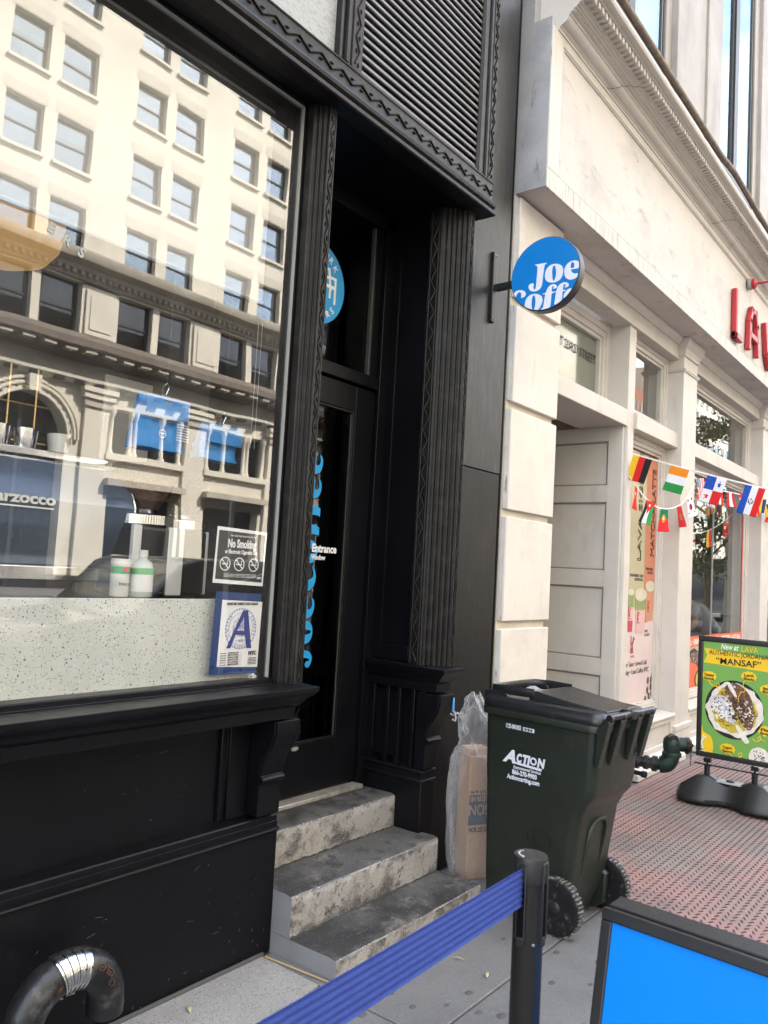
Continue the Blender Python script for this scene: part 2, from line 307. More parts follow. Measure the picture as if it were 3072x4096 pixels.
def share(o, name, M, parent):
    c=bpy.data.objects.new(name, o.data); COL.objects.link(c); c.parent=parent; c.matrix_local=M
    for md in o.modifiers:
        if md.type=='BEVEL':
            b=c.modifiers.new('bevel','BEVEL'); b.width=md.width; b.segments=md.segments; b.limit_method='ANGLE'; b.angle_limit=md.angle_limit
    return c
def frame_m(org, xd, ud):
    x=Vector(xd).normalized(); u=Vector(ud); u=(u-x*u.dot(x)).normalized(); n=x.cross(u)
    return Matrix(((x.x,u.x,n.x,org[0]),(x.y,u.y,n.y,org[1]),(x.z,u.z,n.z,org[2]),(0,0,0,1)))
def text(name, s, size, org, xd, ud, mat, parent=None, width=None, bold=0., ext=.0006, shear=0., align='LEFT', pm=None, spacing=1., outline=False):
    cu=bpy.data.curves.new(name,'FONT'); cu.body=s; cu.size=size; cu.extrude=ext; cu.shear=shear; cu.offset=bold; cu.align_x=align; cu.space_character=spacing
    cu.resolution_u=3
    if outline: cu.fill_mode='NONE'; cu.extrude=0; cu.bevel_depth=size*.02; cu.bevel_resolution=0
    t=bpy.data.objects.new(name+'_tmp', cu); COL.objects.link(t)
    dg=bpy.context.evaluated_depsgraph_get(); dg.update()
    me=bpy.data.meshes.new_from_object(t.evaluated_get(dg)); bpy.data.objects.remove(t); bpy.data.curves.remove(cu)
    me.name=name; me.materials.clear(); me.materials.append(MT[mat])
    xs=[v.co.x for v in me.vertices] or [0]
    sx=1.
    if width: 
        w=max(xs)-min(xs); sx=width/w if w else 1
    M=frame_m(org,xd,ud) @ Matrix.Diagonal((sx,1,1,1))
    if pm is not None: M=pm @ M
    me.transform(M); me.update()
    o=bpy.data.objects.new(name, me); COL.objects.link(o)
    if parent: o.parent=parent
    return o
def print_shape(name, polys, org, xd, ud, mat, parent=None, ext=.0008, pm=None):
    """flat print: each polygon is a list of (a,b) in the plane"""
    M=frame_m(org,xd,ud)
    if pm is not None: M=pm @ M
    mb=MB(M)
    for i,p in enumerate(polys): mb.prism(p,'z',-2e-5*(i%9),ext+2.5e-5*(i%9))
    return mb.build(name, mat, parent, smooth=0)
def circ(cx,cy,r,n=32,ry=None,a0=0,a1=360):
    k=n if abs(a1-a0)<360 else n
    m=n+1 if abs(a1-a0)<360 else n
    return [(cx+r*math.cos(rad(a0+(a1-a0)*i/n)), cy+(ry or r)*math.sin(rad(a0+(a1-a0)*i/n))) for i in range(m)]
def ring(cx,cy,r0,r1,n=32,a0=0,a1=360):
    """list of quads forming an annulus"""
    out=[]
    for i in range(n):
        t0,t1=rad(a0+(a1-a0)*i/n),rad(a0+(a1-a0)*(i+1)/n)
        out.append([(cx+r0*math.cos(t0),cy+r0*math.sin(t0)),(cx+r1*math.cos(t0),cy+r1*math.sin(t0)),(cx+r1*math.cos(t1),cy+r1*math.sin(t1)),(cx+r0*math.cos(t1),cy+r0*math.sin(t1))])
    return out
def stroke(pts, w):
    out=[]
    for a,b in zip(pts[:-1],pts[1:]):
        a,b=Vector(a),Vector(b); d=(b-a)
        if d.length<1e-6: continue
        d.normalize(); n=Vector((-d.y,d.x))*w/2; e=d*w*.3
        out.append([tuple(a-e+n),tuple(a-e-n),tuple(b+e-n),tuple(b+e+n)])
    return out
def carved(mb, p0, p1, side, nrm, amp, step, r=.006):
    """running vine: zigzag cord with beads at its bends"""
    p0,p1,side,nrm=map(Vector,(p0,p1,side,nrm)); L=(p1-p0).length; d=(p1-p0)/L; n=int(L/step); pts=[]
    for i in range(n+1):
        s_=(1 if i%2 else -1); q=p0+d*(i*L/n)+side*amp*s_+nrm*.003; pts.append(q)
        b=p0+d*(i*L/n)-side*amp*.55*s_+nrm*.003
        for k in (-1,0,1): mb.ball(b+d*k*r*2.1, r*(1.25 if k==0 else .85), 5)
    mb.tube(pts, r, 5)
UPG=glass('upper_glass',2.0,(.7,.78,.82),gcol=(.72,.86,.95))
MT['navyink']=flat('box_ink',(.035,.04,.06))

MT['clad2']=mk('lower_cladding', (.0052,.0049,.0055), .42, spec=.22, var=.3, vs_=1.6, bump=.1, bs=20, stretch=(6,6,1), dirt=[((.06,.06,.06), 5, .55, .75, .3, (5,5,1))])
MT['drip']=mk('dripped_border_paint',(.55,.52,.485),.55,var=.05,vs_=3,bump=.1,bs=25,dirt=[((.16,.15,.14),2.2,.52,.66,.75,(14,1,.9)),((.34,.32,.30),3,.5,.7,.5)])
MT['tyre_dust']=mk('dusty_tread',(.05,.05,.05),.75,var=.5,vs_=30,bump=.3,bs=80,dirt=[((.32,.31,.30),40,.48,.62,.8)])
MT['scuff']=flat('pale_scuff',(.085,.082,.08),.7)
MT['groove']=flat('grimy_groove',(.24,.225,.205),.8)
def lit(name,col,glow):
    m=flat(name,col); p=[n for n in m.node_tree.nodes if n.type=='BSDF_PRINCIPLED'][0]; p.inputs['Emission Color'].default_value=(*glow,1); p.inputs['Emission Strength'].default_value=1; return m
MT['tan']=lit('lit_tan_lamp_shade',(.5,.30,.11),(.055,.030,.0085))
MT['groove2']=flat('dark_caulk',(.075,.072,.07),.8)

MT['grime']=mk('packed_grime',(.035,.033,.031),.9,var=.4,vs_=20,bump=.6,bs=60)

MT['gasketd']=flat('dark_gasket',(.075,.075,.075))
def wmat(o):
    if o is None: return Matrix()
    return wmat(o.parent) @ o.matrix_parent_inverse @ o.matrix_basis
def setp(o, p):
    o.parent=p; o.matrix_parent_inverse=wmat(p).inverted()
_b0=MB.build
def _build(s, name, mats, parent=None, *a, **k):
    o=_b0(s, name, mats, None, *a, **k)
    if parent: setp(o,parent)
    return o
MB.build=_build
_t0=text
def text(name, s, size, org, xd, ud, mat, parent=None, **k):
    o=_t0(name, s, size, org, xd, ud, mat, None, **k)
    if parent: setp(o,parent)
    return o
def share(o, name, M, parent):
    c=o.copy(); COL.objects.link(c); c.name=name
    if parent: setp(c,parent)
    c.matrix_basis=M; return c
T=Matrix.Translation
# ================================================================ ground
walk=MB().box(-60,160,-2.6,60,-.6,-.012).build('sidewalk','conc',smooth=0); tag(walk,kind='structure')
def slab(x0,x1,y0,y1):
    o=MB().box(x0+.004,x1-.004,y0+.004,y1-.004,-.1,0).build('paving_slab','conc',walk,.006,2); return o
ys=[2.392,1.56,.30,-1.15,-2.42]
xs=[-5.2,-3.7,-2.2,-.7,.85,2.394,3.92]
for i in range(len(xs)-1):
    for j in range(4):
        y1=ys[j]
        if j==0: y1=2.05 if xs[i+1]<2.5 else 2.392
        slab(xs[i],xs[i+1],ys[j+1],y1)
for i in range(6):
    for j in range(3): slab(9.6+i*1.5,11.1+i*1.5,ys[j+1],ys[j])
# rough concrete strip along the wall
mb=MB(); n=60; top=[]
for k in range(n+1):
    x=-5.2+7.59*k/n; top.append((x,2.05+.012*math.sin(k*1.7)+random.uniform(-.012,.012)))
poly=top+[(2.394,2.394),(-5.2,2.394)]
mb.prism(poly,'z',-.05,.004); o=mb.build('rough_concrete_strip','patch',walk,.003)
MB().box(-5.2,2.40,2.380,2.3955,0,.016).build('caulk_joint','groove2',walk,.005)
kerb=MB().box(-60,160,-2.78,-2.62,-.6,0).build('kerb','patch',None,.02); tag(kerb,kind='structure')
road=MB().box(-60,160,-22.6,-2.78,-.6,-.14).build('road','asph',smooth=0); tag(road,kind='structure')
fw=MB().box(-60,160,-60,-22.6,-.6,0).build('far_sidewalk','conc',smooth=0); tag(fw,kind='structure')
# ribbed cellar plate of cast lugs
pl=MB().box(3.92,9.6,-1.2,2.33,-.3,-.003).build('cellar_plate','plate',None,0,smooth=0)
tag(pl,kind='structure')
mb=MB(); sx,sy=.048,.037
for i in range(int(5.66/sx)):
    for j in range(int(3.5/sy)):
        x=3.94+i*sx+(sx/2 if j%2 else 0); y=-1.18+j*sy
        if x>9.55: continue
        if x>7.5 and y<1: continue
        d=1 if j%2 else -1; a=.55*d; c,s_=math.cos(a),math.sin(a); L,w=.0175,.0044
        p=[(x+c*u-s_*v, y+s_*u+c*v) for u,v in ((-L,-w*.6),(0,-w),(L,-w*.6),(L,w*.6),(0,w),(-L,w*.6))]
        q=[(x+(a_-x)*.65,y+(b_-y)*.55) for a_,b_ in p]
        n=len(mb.v)
        mb.v += [Vector((a_,b_,-.003)) for a_,b_ in p]+[Vector((a_,b_,.0015)) for a_,b_ in q]
        mb.f += [[n+6+k for k in range(6)]]+[[n+k,n+(k+1)%6,n+6+(k+1)%6,n+6+k] for k in range(6)]; mb.m += [0]*7
o=mb.build('raised_tread','lug',pl,0,smooth=0,recalc=False); tag(o,kind='stuff')

# ================================================================ black coffee shop front
cs=tag(empty('coffee_shop',(2,2.45,0)),'black cast iron coffee shop front with big window and recessed door','shop building')
XL=-6.0; XR=2.445
B=lambda *a,**k: box(*a,**k)
B('base_panel',XL,XR,2.396,2.6,0,.492,'black',cs,.004)
MB().prism([(2.396,.490),(2.386,.494),(2.383,.500),(2.386,.506),(2.400,.509),(2.400,.528),(2.404,.531),(2.404,.552),(2.408,.557),(2.470,.566),(2.6,.566),(2.6,.490)],'x',XL,XR).build('base_moulding','black',cs)
B('recessed_panel',XL,2.157,2.470,2.6,.566,.985,'black',cs,0)
MB().prism([(2.160,2.50),(2.160,2.452),(2.176,2.452),(2.176,2.462),(2.20,2.462),(2.20,2.448),(2.300,2.448),(2.300,2.50)],'z',.566,.98).build('panel_stile','black',cs,.003)
def levels(rows, fn): return [fn(*r) for r in rows]
sillp=[(.972,2.46),(.974,2.296),(1.022,2.292),(1.026,2.282),(1.034,2.274),(1.042,2.266),(1.050,2.262),(1.064,2.246),(1.078,2.230),(1.086,2.224),(1.105,2.222)]
mb=MB(); mb.loft([[(XL,yf,z),(2.465-(yf-2.222)*.9,yf,z),(2.465-(yf-2.222)*.9,2.62,z),(XL,2.62,z)] for z,yf in sillp])
mb.build('window_sill','black',cs,.002,1)
B('sill_rail',XL,2.347,2.385,2.46,1.105,1.128,'black',cs,.005)
B('sill_groove',XL,2.345,2.360,2.386,1.104,1.110,'black',cs,.002)
def console(xa,xb,yb=2.39):
    pr=[(yb+.06,.966),(2.296,.966),(2.296,.925),(2.300,.905),(2.312,.87),(2.334,.835),(2.356,.805),(2.368,.775),(2.373,.745),(2.376,.735),(2.366,.730),(2.360,.721),(2.362,.711),(2.372,.704),(yb-.006,.703),(yb-.006,.57),(yb+.06,.57)]
    o=MB().prism(pr,'x',xa,xb).build('console_bracket','black',cs,.003); 
    rim=[(y,z) for y,z in pr[1:9]]
    o2=MB().tube([(xa-.001,y+.014,z) for y,z in rim],.004,6).build('bracket_beading','black',o)
    return o
console(2.31,2.434)
B('corner_post',2.20,2.445,2.453,2.62,.566,.975,'black',cs,.002)
# --- fluted corner columns
def column(plan, strips, z0=1.105, z1=3.612):
    o=MB().prism(plan,'z',z0,z1).build('fluted_column','iron',cs,.0015,1,smooth=25)
    for (p,side,nrm,amp) in strips:
        mb=MB(); carved(mb,(p[0],p[1],z0+.02),(p[0],p[1],z1-.06),side,nrm,amp,.058,.0040); mb.build('carved_vine_strip','iron',o,smooth=60)
        fl=MB()
        for k in (-1,1):
            q=Vector((p[0],p[1],0))+Vector(side)*k*amp*1.55
            fl.tube([(q.x,q.y,z0+.005),(q.x,q.y,z1-.005)],.004,6)
        fl.build('strip_bead','iron',o)
    return o
def flutes(a,b,n,dep):
    a,b=Vector(a),Vector(b); d=(b-a)/n; nn=Vector((d.y,-d.x)).normalized()
    if nn.y>0: nn=-nn
    out=[]
    for k in range(n):
        for t,e in ((0,0),(.12,.3),(.3,1),(.5,1.25),(.7,1),(.88,.3)): out.append(tuple(a+d*(k+t)-nn*dep*e))
        out.append(tuple(a+d*(k+.96)))
    out.append(tuple(b)); return out
column([(2.366,2.409),(2.366,2.372)]+flutes((2.369,2.368),(2.408,2.320),3,.006)+[(2.410,2.317),(2.452,2.317),(2.458,2.322),(2.466,2.340),(2.466,2.409)],
       [((2.431,2.317),(1,0,0),(0,-1,0),.012)])
column([(3.478,2.52),(3.474,2.515),(3.474,2.440)]+flutes((3.478,2.432),(3.575,2.330),5,.007)+[(3.580,2.325),(3.632,2.325),(3.640,2.333),(3.640,2.52)],
       [((3.606,2.325),(1,0,0),(0,-1,0),.012),((3.474,2.477),(0,1,0),(-1,0,0),.016)])
# --- right pier below the second column
mb=MB(); mb.loft([[(3.478-(2.296-yf)*.6,yf+.03,z),(3.605+(2.296-yf)*.3,yf+.03,z),(3.605+(2.296-yf)*.3,2.80,z),(3.478-(2.296-yf)*.6,2.80,z)] for z,yf in sillp[1:]])
mb.build('pier_cap','black',cs,.002,1)
console(3.482,3.602)
B('pier_base',3.480,3.604,2.394,2.80,0,.500,'black',cs,.004)
MB().loft([[(3.480-e,2.394-e,z),(3.604,2.394-e,z),(3.604,2.80,z),(3.480-e,2.80,z)] for z,e in ((.500,.004),(.503,.010),(.512,.010),(.516,.004),(.545,.002),(.549,.006),(.560,.006),(.566,0))]).build('pier_moulding','black',cs,.001,1)
B('pier_core',3.530,3.60,2.44,2.80,.566,.975,'dark',cs,0)
for y0,y1 in ((2.735,2.80),(2.635,2.66),(2.56,2.585),(2.465,2.49),(2.40,2.43)):
    B('pier_stile',3.484,3.545,y0,y1,.566,.974,'black',cs,.003)
B('pier_panel',3.500,3.56,2.585,2.735,.60,.95,'black',cs,.004)
B('pier_panel',3.500,3.56,2.43,2.465,.60,.95,'black',cs,.004)
# --- side reveal above the pier
B('reveal_wall',3.515,3.66,2.50,2.80,1.10,3.62,'black',cs,0)
for y0,y1,z0,z1 in ((2.725,2.80,1.11,3.6),(2.50,2.535,1.11,3.6),(2.535,2.725,1.11,1.19),(2.535,2.725,3.50,3.6)):
    B('reveal_frame',3.497,3.53,y0,y1,z0,z1,'black',cs,.003)
B('left_reveal_wall',2.30,2.475,2.47,2.86,.30,3.62,'black',cs,0)
# --- soffit and beam
B('soffit',XL,3.66,2.30,2.95,3.612,3.68,'black',cs,0)
lp=[(2.34,3.606),(2.252,3.606),(2.244,3.612),(2.244,3.628),(2.262,3.634),(2.262,3.644),(2.247,3.655),(2.244,3.668),(2.250,3.682),(2.268,3.690),(2.272,3.700),(2.272,3.792),(2.266,3.797),(2.266,3.803),(2.34,3.806)]
lint=MB().prism(lp,'x',XL,3.716).build('beam_moulding','iron',cs,.0015,1)
mb=MB(); carved(mb,(.6,2.271,3.742),(3.70,2.271,3.742),(0,0,1),(0,-1,0),.017,.066,.0042); mb.build('carved_vine_strip','iron',lint,smooth=60)
B('beam_end',3.60,3.714,2.28,2.42,3.607,5.6,'black',cs,.002)
# --- window
B('window_head',XL,2.352,2.405,2.44,3.604,3.612,'black',cs,0)
B('window_jamb',2.356,2.47,2.411,2.469,1.11,3.604,'black',cs,0)
quad('window_pane',[(XL,2.428,1.12),(2.356,2.428,1.11),(2.356,2.428,3.606),(XL,2.428,3.606)],'glass',cs)
mb=MB(); mb.box(2.347,2.356,2.418,2.430,1.11,3.604); mb.box(XL,2.347,2.418,2.430,3.594,3.604); mb.build('glazing_gasket','gasket',cs,0)
# --- cladding pilaster to the right
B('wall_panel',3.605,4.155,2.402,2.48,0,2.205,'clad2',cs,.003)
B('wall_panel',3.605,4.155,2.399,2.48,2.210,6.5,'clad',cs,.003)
B('shadow_gap',4.150,4.235,2.44,2.6,0,6.5,'dark',cs,0)
B('downpipe',4.158,4.196,2.405,2.44,0,6.5,'dark',cs,.012)
# --- upper storey
B('upper_glass_panel',XL,2.405,2.300,2.36,3.80,6.4,'pebble',cs,0)
def upframe(x0,x1,side):
    pl=[(x0,2.36),(x0,2.268)]
    w=x1-x0
    if side=='L': pts=[(0,2.268),(.10,2.268),(.13,2.280),(.22,2.280),(.25,2.262),(.36,2.262),(.38,2.276),(.50,2.276),(.52,2.270),(.94,2.270),(1,2.285)]
    else: pts=[(0,2.29),(.05,2.274),(.28,2.274),(.30,2.284),(.40,2.284),(.43,2.268),(.55,2.268),(.57,2.276),(.62,2.276),(.64,2.270),(.96,2.270),(1,2.276)]
    poly=[(x0+w*a,y) for a,y in pts]+[(x1,2.36),(x0,2.36)]
    o=MB().prism(poly,'z',3.806,6.4).build('louvre_frame','iron',cs,.001,1,smooth=25)
    xc=x0+w*(.73 if side=='L' else .80)
    mb=MB(); carved(mb,(xc,2.270,3.83),(xc,2.270,5.6),(1,0,0),(0,-1,0),.014,.062,.004); mb.build('carved_vine_strip','iron',o,smooth=60)
upframe(2.392,2.556,'L'); upframe(3.556,3.714,'R')
B('louvre_bottom_rail',2.556,3.556,2.280,2.36,3.800,3.822,'iron',cs,.002)
B('louvre_back',2.55,3.56,2.36,2.42,3.80,6.4,'dark',cs,0)
sl0=MB().prism([(2.292,0),(2.296,.0165),(2.345,.034),(2.345,.028),(2.300,.009),(2.298,-.003)],'x',2.556,3.556).build('louvre_slat','louv',cs,0,smooth=0)
sl0.matrix_basis=T((0,0,3.834))
for k in range(1,46): share(sl0,'louvre_slat',T((0,0,3.834+.0415*k)),cs)
B('facade_wall',-8,4.20,2.50,14,6.3,19,'black',cs,0)
B('facade_wall',XL,4.2,2.48,2.52,3.7,6.4,'dark',cs,0)
B('facade_wall',-8,XL,2.40,14,0,6.4,'black',cs,0)
# --- café interior shell
B('interior_wall',XL,4.15,6.0,6.1,0,3.8,'indark',cs,0); B('interior_wall',2.36,2.47,2.87,6.0,0,3.8,'indark',cs,0)
B('interior_floor',XL,2.36,2.64,6.0,.40,.44,'infl',cs,0); B('lobby_floor',2.475,3.66,2.845,3.6,.40,.43,'infl',cs,0); B('interior_ceiling',XL,4.15,2.96,6.0,3.68,3.76,'indark',cs,0)
B('lobby_wall',2.47,3.66,3.6,3.7,.3,3.7,'dark',cs,0); B('lobby_wall',3.66,3.72,2.80,3.7,0,3.7,'dark',cs,0)
# scuffs, chips and scratches on the black base
rn=random.Random(31); sc=[]
for k in range(34):
    x=rn.uniform(.9,2.40); z=rn.uniform(.03,.46); a=rn.uniform(-.6,.9); L_=rn.choice((.003,.004,.006,.012,.03)); sc+=stroke([(x,z),(x+L_*math.cos(a),z+L_*math.sin(a))],rn.choice((.0010,.0014,.002)))
for k in range(24):
    z=rn.uniform(0.01,.14); x=rn.uniform(1.0,2.43); sc+=stroke([(x,z),(x+rn.uniform(-.004,.004),z+rn.uniform(.004,.012))],.002)
o=print_shape('scuff_marks',sc,(0,2.3955,0),(1,0,0),(0,0,1),'scuff'); setp(o,cs); tag(o,kind='stuff')
sc=[]
for k in range(14):
    x=rn.uniform(1.0,2.13); z=rn.uniform(.60,.93); a=rn.uniform(-.6,.5); L_=rn.choice((.002,.004,.01,.035)); sc+=stroke([(x,z),(x+L_*math.cos(a),z+L_*math.sin(a))],rn.choice((.0008,.0012,.002)))
o=print_shape('scuff_marks',sc,(0,2.4695,0),(1,0,0),(0,0,1),'scuff'); setp(o,cs); tag(o,kind='stuff')
# --- door, hinged on the right, set back above the steps
DY=2.81
dr=MB()
for a in ((2.52,2.69,.448,2.595),(3.27,3.428,.448,2.595),(2.69,3.27,.448,.695),(2.69,3.27,2.455,2.595)): dr.box(a[0],a[1],DY,DY+.05,a[2],a[3])
dr=dr.build('door','black',cs,.003)
mb=MB()
for a in ((2.69,2.702,.695,2.455),(3.258,3.27,.695,2.455),(2.702,3.258,.695,.707),(2.702,3.258,2.443,2.455)): mb.box(a[0],a[1],DY+.006,DY+.02,a[2],a[3])
mb.build('glazing_bead','iron',dr,.002)
mb=MB(); mb.box(3.2535,3.2585,DY+.014,DY+.022,.707,2.443); mb.build('glazing_gasket','gasketd',dr,0)
quad('pane',[(2.70,DY+.02,.70),(3.262,DY+.02,.70),(3.262,DY+.02,2.45),(2.70,DY+.02,2.45)],'dglass',dr)
for z in (.665,1.10,1.52,1.98,2.42):
    mb=MB(); mb.lathe([(.009,-.062),(.009,.062)],(3.440,DY-.006,z),'z',10); mb.box(3.440,3.462,DY-.004,DY+.002,z-.058,z+.058); mb.build('hinge','iron',dr,.001)
mb=MB(); mb.box(3.43,3.515,DY-.03,DY+.06,.42,3.60); mb.box(2.475,3.515,DY-.02,DY+.06,2.605,2.675); mb.box(2.475,3.515,DY-.03,DY+.06,3.53,3.612)
mb.box(3.372,3.43,DY+.0,DY+.06,2.675,3.53); mb.build('door_frame','black',cs,.004)
B('transom_bead',3.36,3.372,DY+.004,DY+.03,2.68,3.53,'gasketd',cs,.002)
quad('transom_pane',[(2.475,DY+.03,2.67),(3.38,DY+.03,2.67),(3.38,DY+.03,3.54),(2.475,DY+.03,3.54)],'dglass',cs)
B('threshold',2.50,3.44,2.745,2.82,.412,.434,'alu',cs,.004)
# round decal on the transom, white lettering round its edge and a bench mark in the middle
dc=print_shape('round_decal',[circ(0,0,.222,48)],(2.925,DY+.027,3.085),(1,0,0),(0,0,1),'cyan',None); setp(dc,cs)
def arc_text(s, r, a0, a1, size, org, mat, parent, inner=False, name='decal_letter'):
    n=len(s)
    for i,ch in enumerate(s):
        if ch==' ': continue
        a=rad(a0+(a1-a0)*i/(n-1)); d=Vector((math.cos(a),0,math.sin(a)))
        up=d if not inner else -d; xr=Vector((up.z,0,-up.x))
        p=Vector(org)+d*r-xr*size*.33
        if inner: p=p-up*size*.7*0
        text(name,ch,size,p,xr,up,mat,parent,bold=.001)
lt=MB()
arc_text('NEW YORK',.160,150,38,.048,(2.925,DY+.024,3.085),'white',dc)
arc_text('ROASTERS',.195,215,318,.048,(2.925,DY+.024,3.085),'white',dc,inner=True)
bench=[[(.02,.10),(.105,.10),(.105,.085),(.02,.085)],[(.02,.055),(.115,.055),(.115,.04),(.02,.04)],[(.055,.10),(.07,.10),(.07,-.0),(.055,-.0)],[(.09,.10),(.105,.10),(.125,-.02),(.11,-.02)],[(.02,.012),(.16,.012),(.16,-.006),(.02,-.006)],[(.145,.06),(.16,.06),(.16,-.085),(.145,-.085)],[(.105,-.0),(.12,-.0),(.12,-.06),(.105,-.06)],[(.1,.06),(.16,.06),(.16,.045),(.1,.045)]]
o=print_shape('bench_emblem',bench,(2.920,DY+.0262,3.085),(1,0,0),(0,0,1),'white'); setp(o,dc)
MT['softink']=flat('soft_print_ink',(.10,.085,.085))
# ================================================================ cream stone building
sb=tag(empty('stone_building',(7,2.5,0)),'cream painted stone building with big white fascia and shop windows','shop building')
XR2=17.0
D=lambda *a,**k: box(*a,**k)
def SB(name,x0,x1,y0,y1,z0,z1,mat='trim',bev=.004): return box(name,x0,x1,y0,y1,z0,z1,mat,sb,bev)
# left pier of rusticated blocks
SB('pier_core',4.232,4.862,2.424,2.62,0,4.0,'grout',0)
for z0,z1 in ((.03,.585),(.63,1.278),(1.326,1.966),(2.010,2.636),(2.680,3.290),(3.335,3.985)):
    MB().prism([(4.262,2.425),(4.266,2.399),(4.270,2.396),(4.884,2.396),(4.889,2.402),(4.889,2.62),(4.262,2.62)],'z',z0,z1).build('stone_block','stonew',sb,.006,2)
    MB().prism([(4.238,2.44),(4.238,2.420),(4.261,2.404),(4.2615,2.44)],'z',z0+.004,z1-.004).build('corner_strip','greyend',sb,.002)
SB('pier_foot',4.235,4.90,2.33,2.46,0,.03,'stonew',.004)
# fascia with its raised border
SB('fascia',4.246,XR2,2.225,2.60,3.999,5.05,'stonef',.002)
for nm,a in (('fascia_border',(4.246,4.400,2.212,2.23,4.125,5.046)),('fascia_border',(4.246,XR2,2.212,2.23,3.997,4.124)),('fascia_border',(4.402,XR2,2.212,2.23,4.985,5.046))):
    box(nm,*a,'drip' if a[4]<4.0 else 'trim',sb,.003)
mb=MB(); mb.tube([(4.412,2.222,4.975),(4.412,2.222,4.134)],.008,6); mb.tube([(4.412,2.222,4.975),(XR2,2.222,4.975)],.008,6); mb.tube([(4.412,2.222,4.134),(XR2,2.222,4.134)],.005,6)
mb.build('fascia_bead','stonef',sb)
MB().box(4.236,4.2455,2.214,2.60,3.998,5.10).box(4.236,4.33,2.34,2.60,5.10,6.6).build('end_wall','greyend',sb,.002)
co=[(2.26,5.046),(2.206,5.046),(2.204,5.060),(2.196,5.064),(2.190,5.072),(2.176,5.076),(2.158,5.088),(2.146,5.102),(2.142,5.118),(2.134,5.122),(2.131,5.132),(2.112,5.136),(2.110,5.150),(2.094,5.152),(2.092,5.160),(2.078,5.163),(2.076,5.172),(2.058,5.175),(2.056,5.222),(1.992,5.224),(1.990,5.232),(1.974,5.234),(1.952,5.248),(1.944,5.266),(1.946,5.284),(1.960,5.296),(2.60,5.33),(2.60,5.046)]
corn=MB().prism(co,'x',4.31,XR2).build('cornice','trim',sb,0,smooth=28)
dm=MB().prism([(2.060,5.180),(2.002,5.180),(1.998,5.186),(1.998,5.222),(2.060,5.222)],'x',0,.030).build('dentil','trim',corn,0,smooth=0)
dm.matrix_basis=T((4.318,0,0))
for k in range(1,int((XR2-4.35)/.0565)): share(dm,'dentil',T((4.318+.0565*k,0,0)),corn)
mb=MB(); x=4.33
while x<13: mb.ball((x,2.110,5.146),.0085,5); x+=.0235
o=mb.build('bead_course','trim',corn,0,smooth=60); tag(o,kind='stuff')
for xc_ in (5.02,7.55):
    rn=random.Random(int(xc_*10)); pts=[]
    for k in range(2,18): pts.append((xc_+.02*k+rn.uniform(-.012,.012), co[k][0]-.0008, co[k][1]-.0008))
    MB().tube(pts,.0022,4).build('crack','groove2',corn)
MB().tube([(4.5,2.02,5.495),(7.2,2.02,5.495),(7.6,2.01,5.52),(8.6,2.02,5.505),(12.5,2.02,5.495),(16.5,2.02,5.50)],.028,8).build('rolled_awning_pole',mk('brown_pole',(.16,.115,.08),.6,var=.4,vs_=20,bump=.4),sb,smooth=60)
SB('cornice_shade_block',4.60,XR2,2.09,2.42,5.32,5.55,'clad2',.006)  # dark block standing in for the shadow between cornice and pole
MT['sashp']=mk('dark_sash_paint',(.07,.075,.08),.4)
# upper wall: stone strips and tall windows
def wall_strip(x0,x1,y,mat='stoneu'): SB('stone_strip',x0,x1,y,2.80,5.32,13,mat,.008)
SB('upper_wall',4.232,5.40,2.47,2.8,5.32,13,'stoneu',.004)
for k in range(3):
    o=5.33*k
    wall_strip(7.10+o,7.262+o,2.515); wall_strip(7.262+o,7.70+o,2.458); wall_strip(7.70+o,8.235+o,2.485); wall_strip(8.235+o,8.74+o,2.462)
    wall_strip(10.36+o,10.56+o,2.515) if k==0 else None
    wall_strip(10.56+o,10.9+o,2.47) if k==0 else None
    wall_strip(10.9+o,12.43+o,2.50) if k==0 else None
for wi,(x0,x1) in enumerate(((5.40,7.10),(8.74,10.36),(14.07,15.7))):
    wf=MB()
    wf.box(x0,x1,2.535,2.60,5.32,6.50)
    xm_=(x0+x1)/2
    for a in ((x0,x0+.035),(xm_-.075,xm_+.075),(x1-.035,x1)): wf.box(a[0],a[1],2.515 if a[0]>x0 and a[1]<x1 else 2.53,2.60,6.50,12.8)
    wf=wf.build('upper_window_frame','frame',sb,.004)
    for a,b in ((x0+.035,xm_-.075),(xm_+.075,x1-.035)):
        mb=MB()
        for q in ((a,a+.03,6.52,12.7),(b-.03,b,6.52,12.7),(a+.03,b-.03,6.52,6.57)): mb.box(q[0],q[1],2.538,2.57,q[2],q[3])
        sf=mb.build('sash','sashp',wf,.002)
        quad('pane',[(a+.03,2.552,6.56),(b-.03,2.552,6.56),(b-.03,2.552,12.7),(a+.03,2.552,12.7)],UPG,wf)
    SB('blind_back',x0,x1,2.95,3.0,5.3,13,'indark',0)
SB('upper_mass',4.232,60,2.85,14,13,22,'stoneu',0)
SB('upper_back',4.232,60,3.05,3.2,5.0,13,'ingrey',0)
SB('side_wall',17,60,2.4,14,0,13,'stoneu',0)
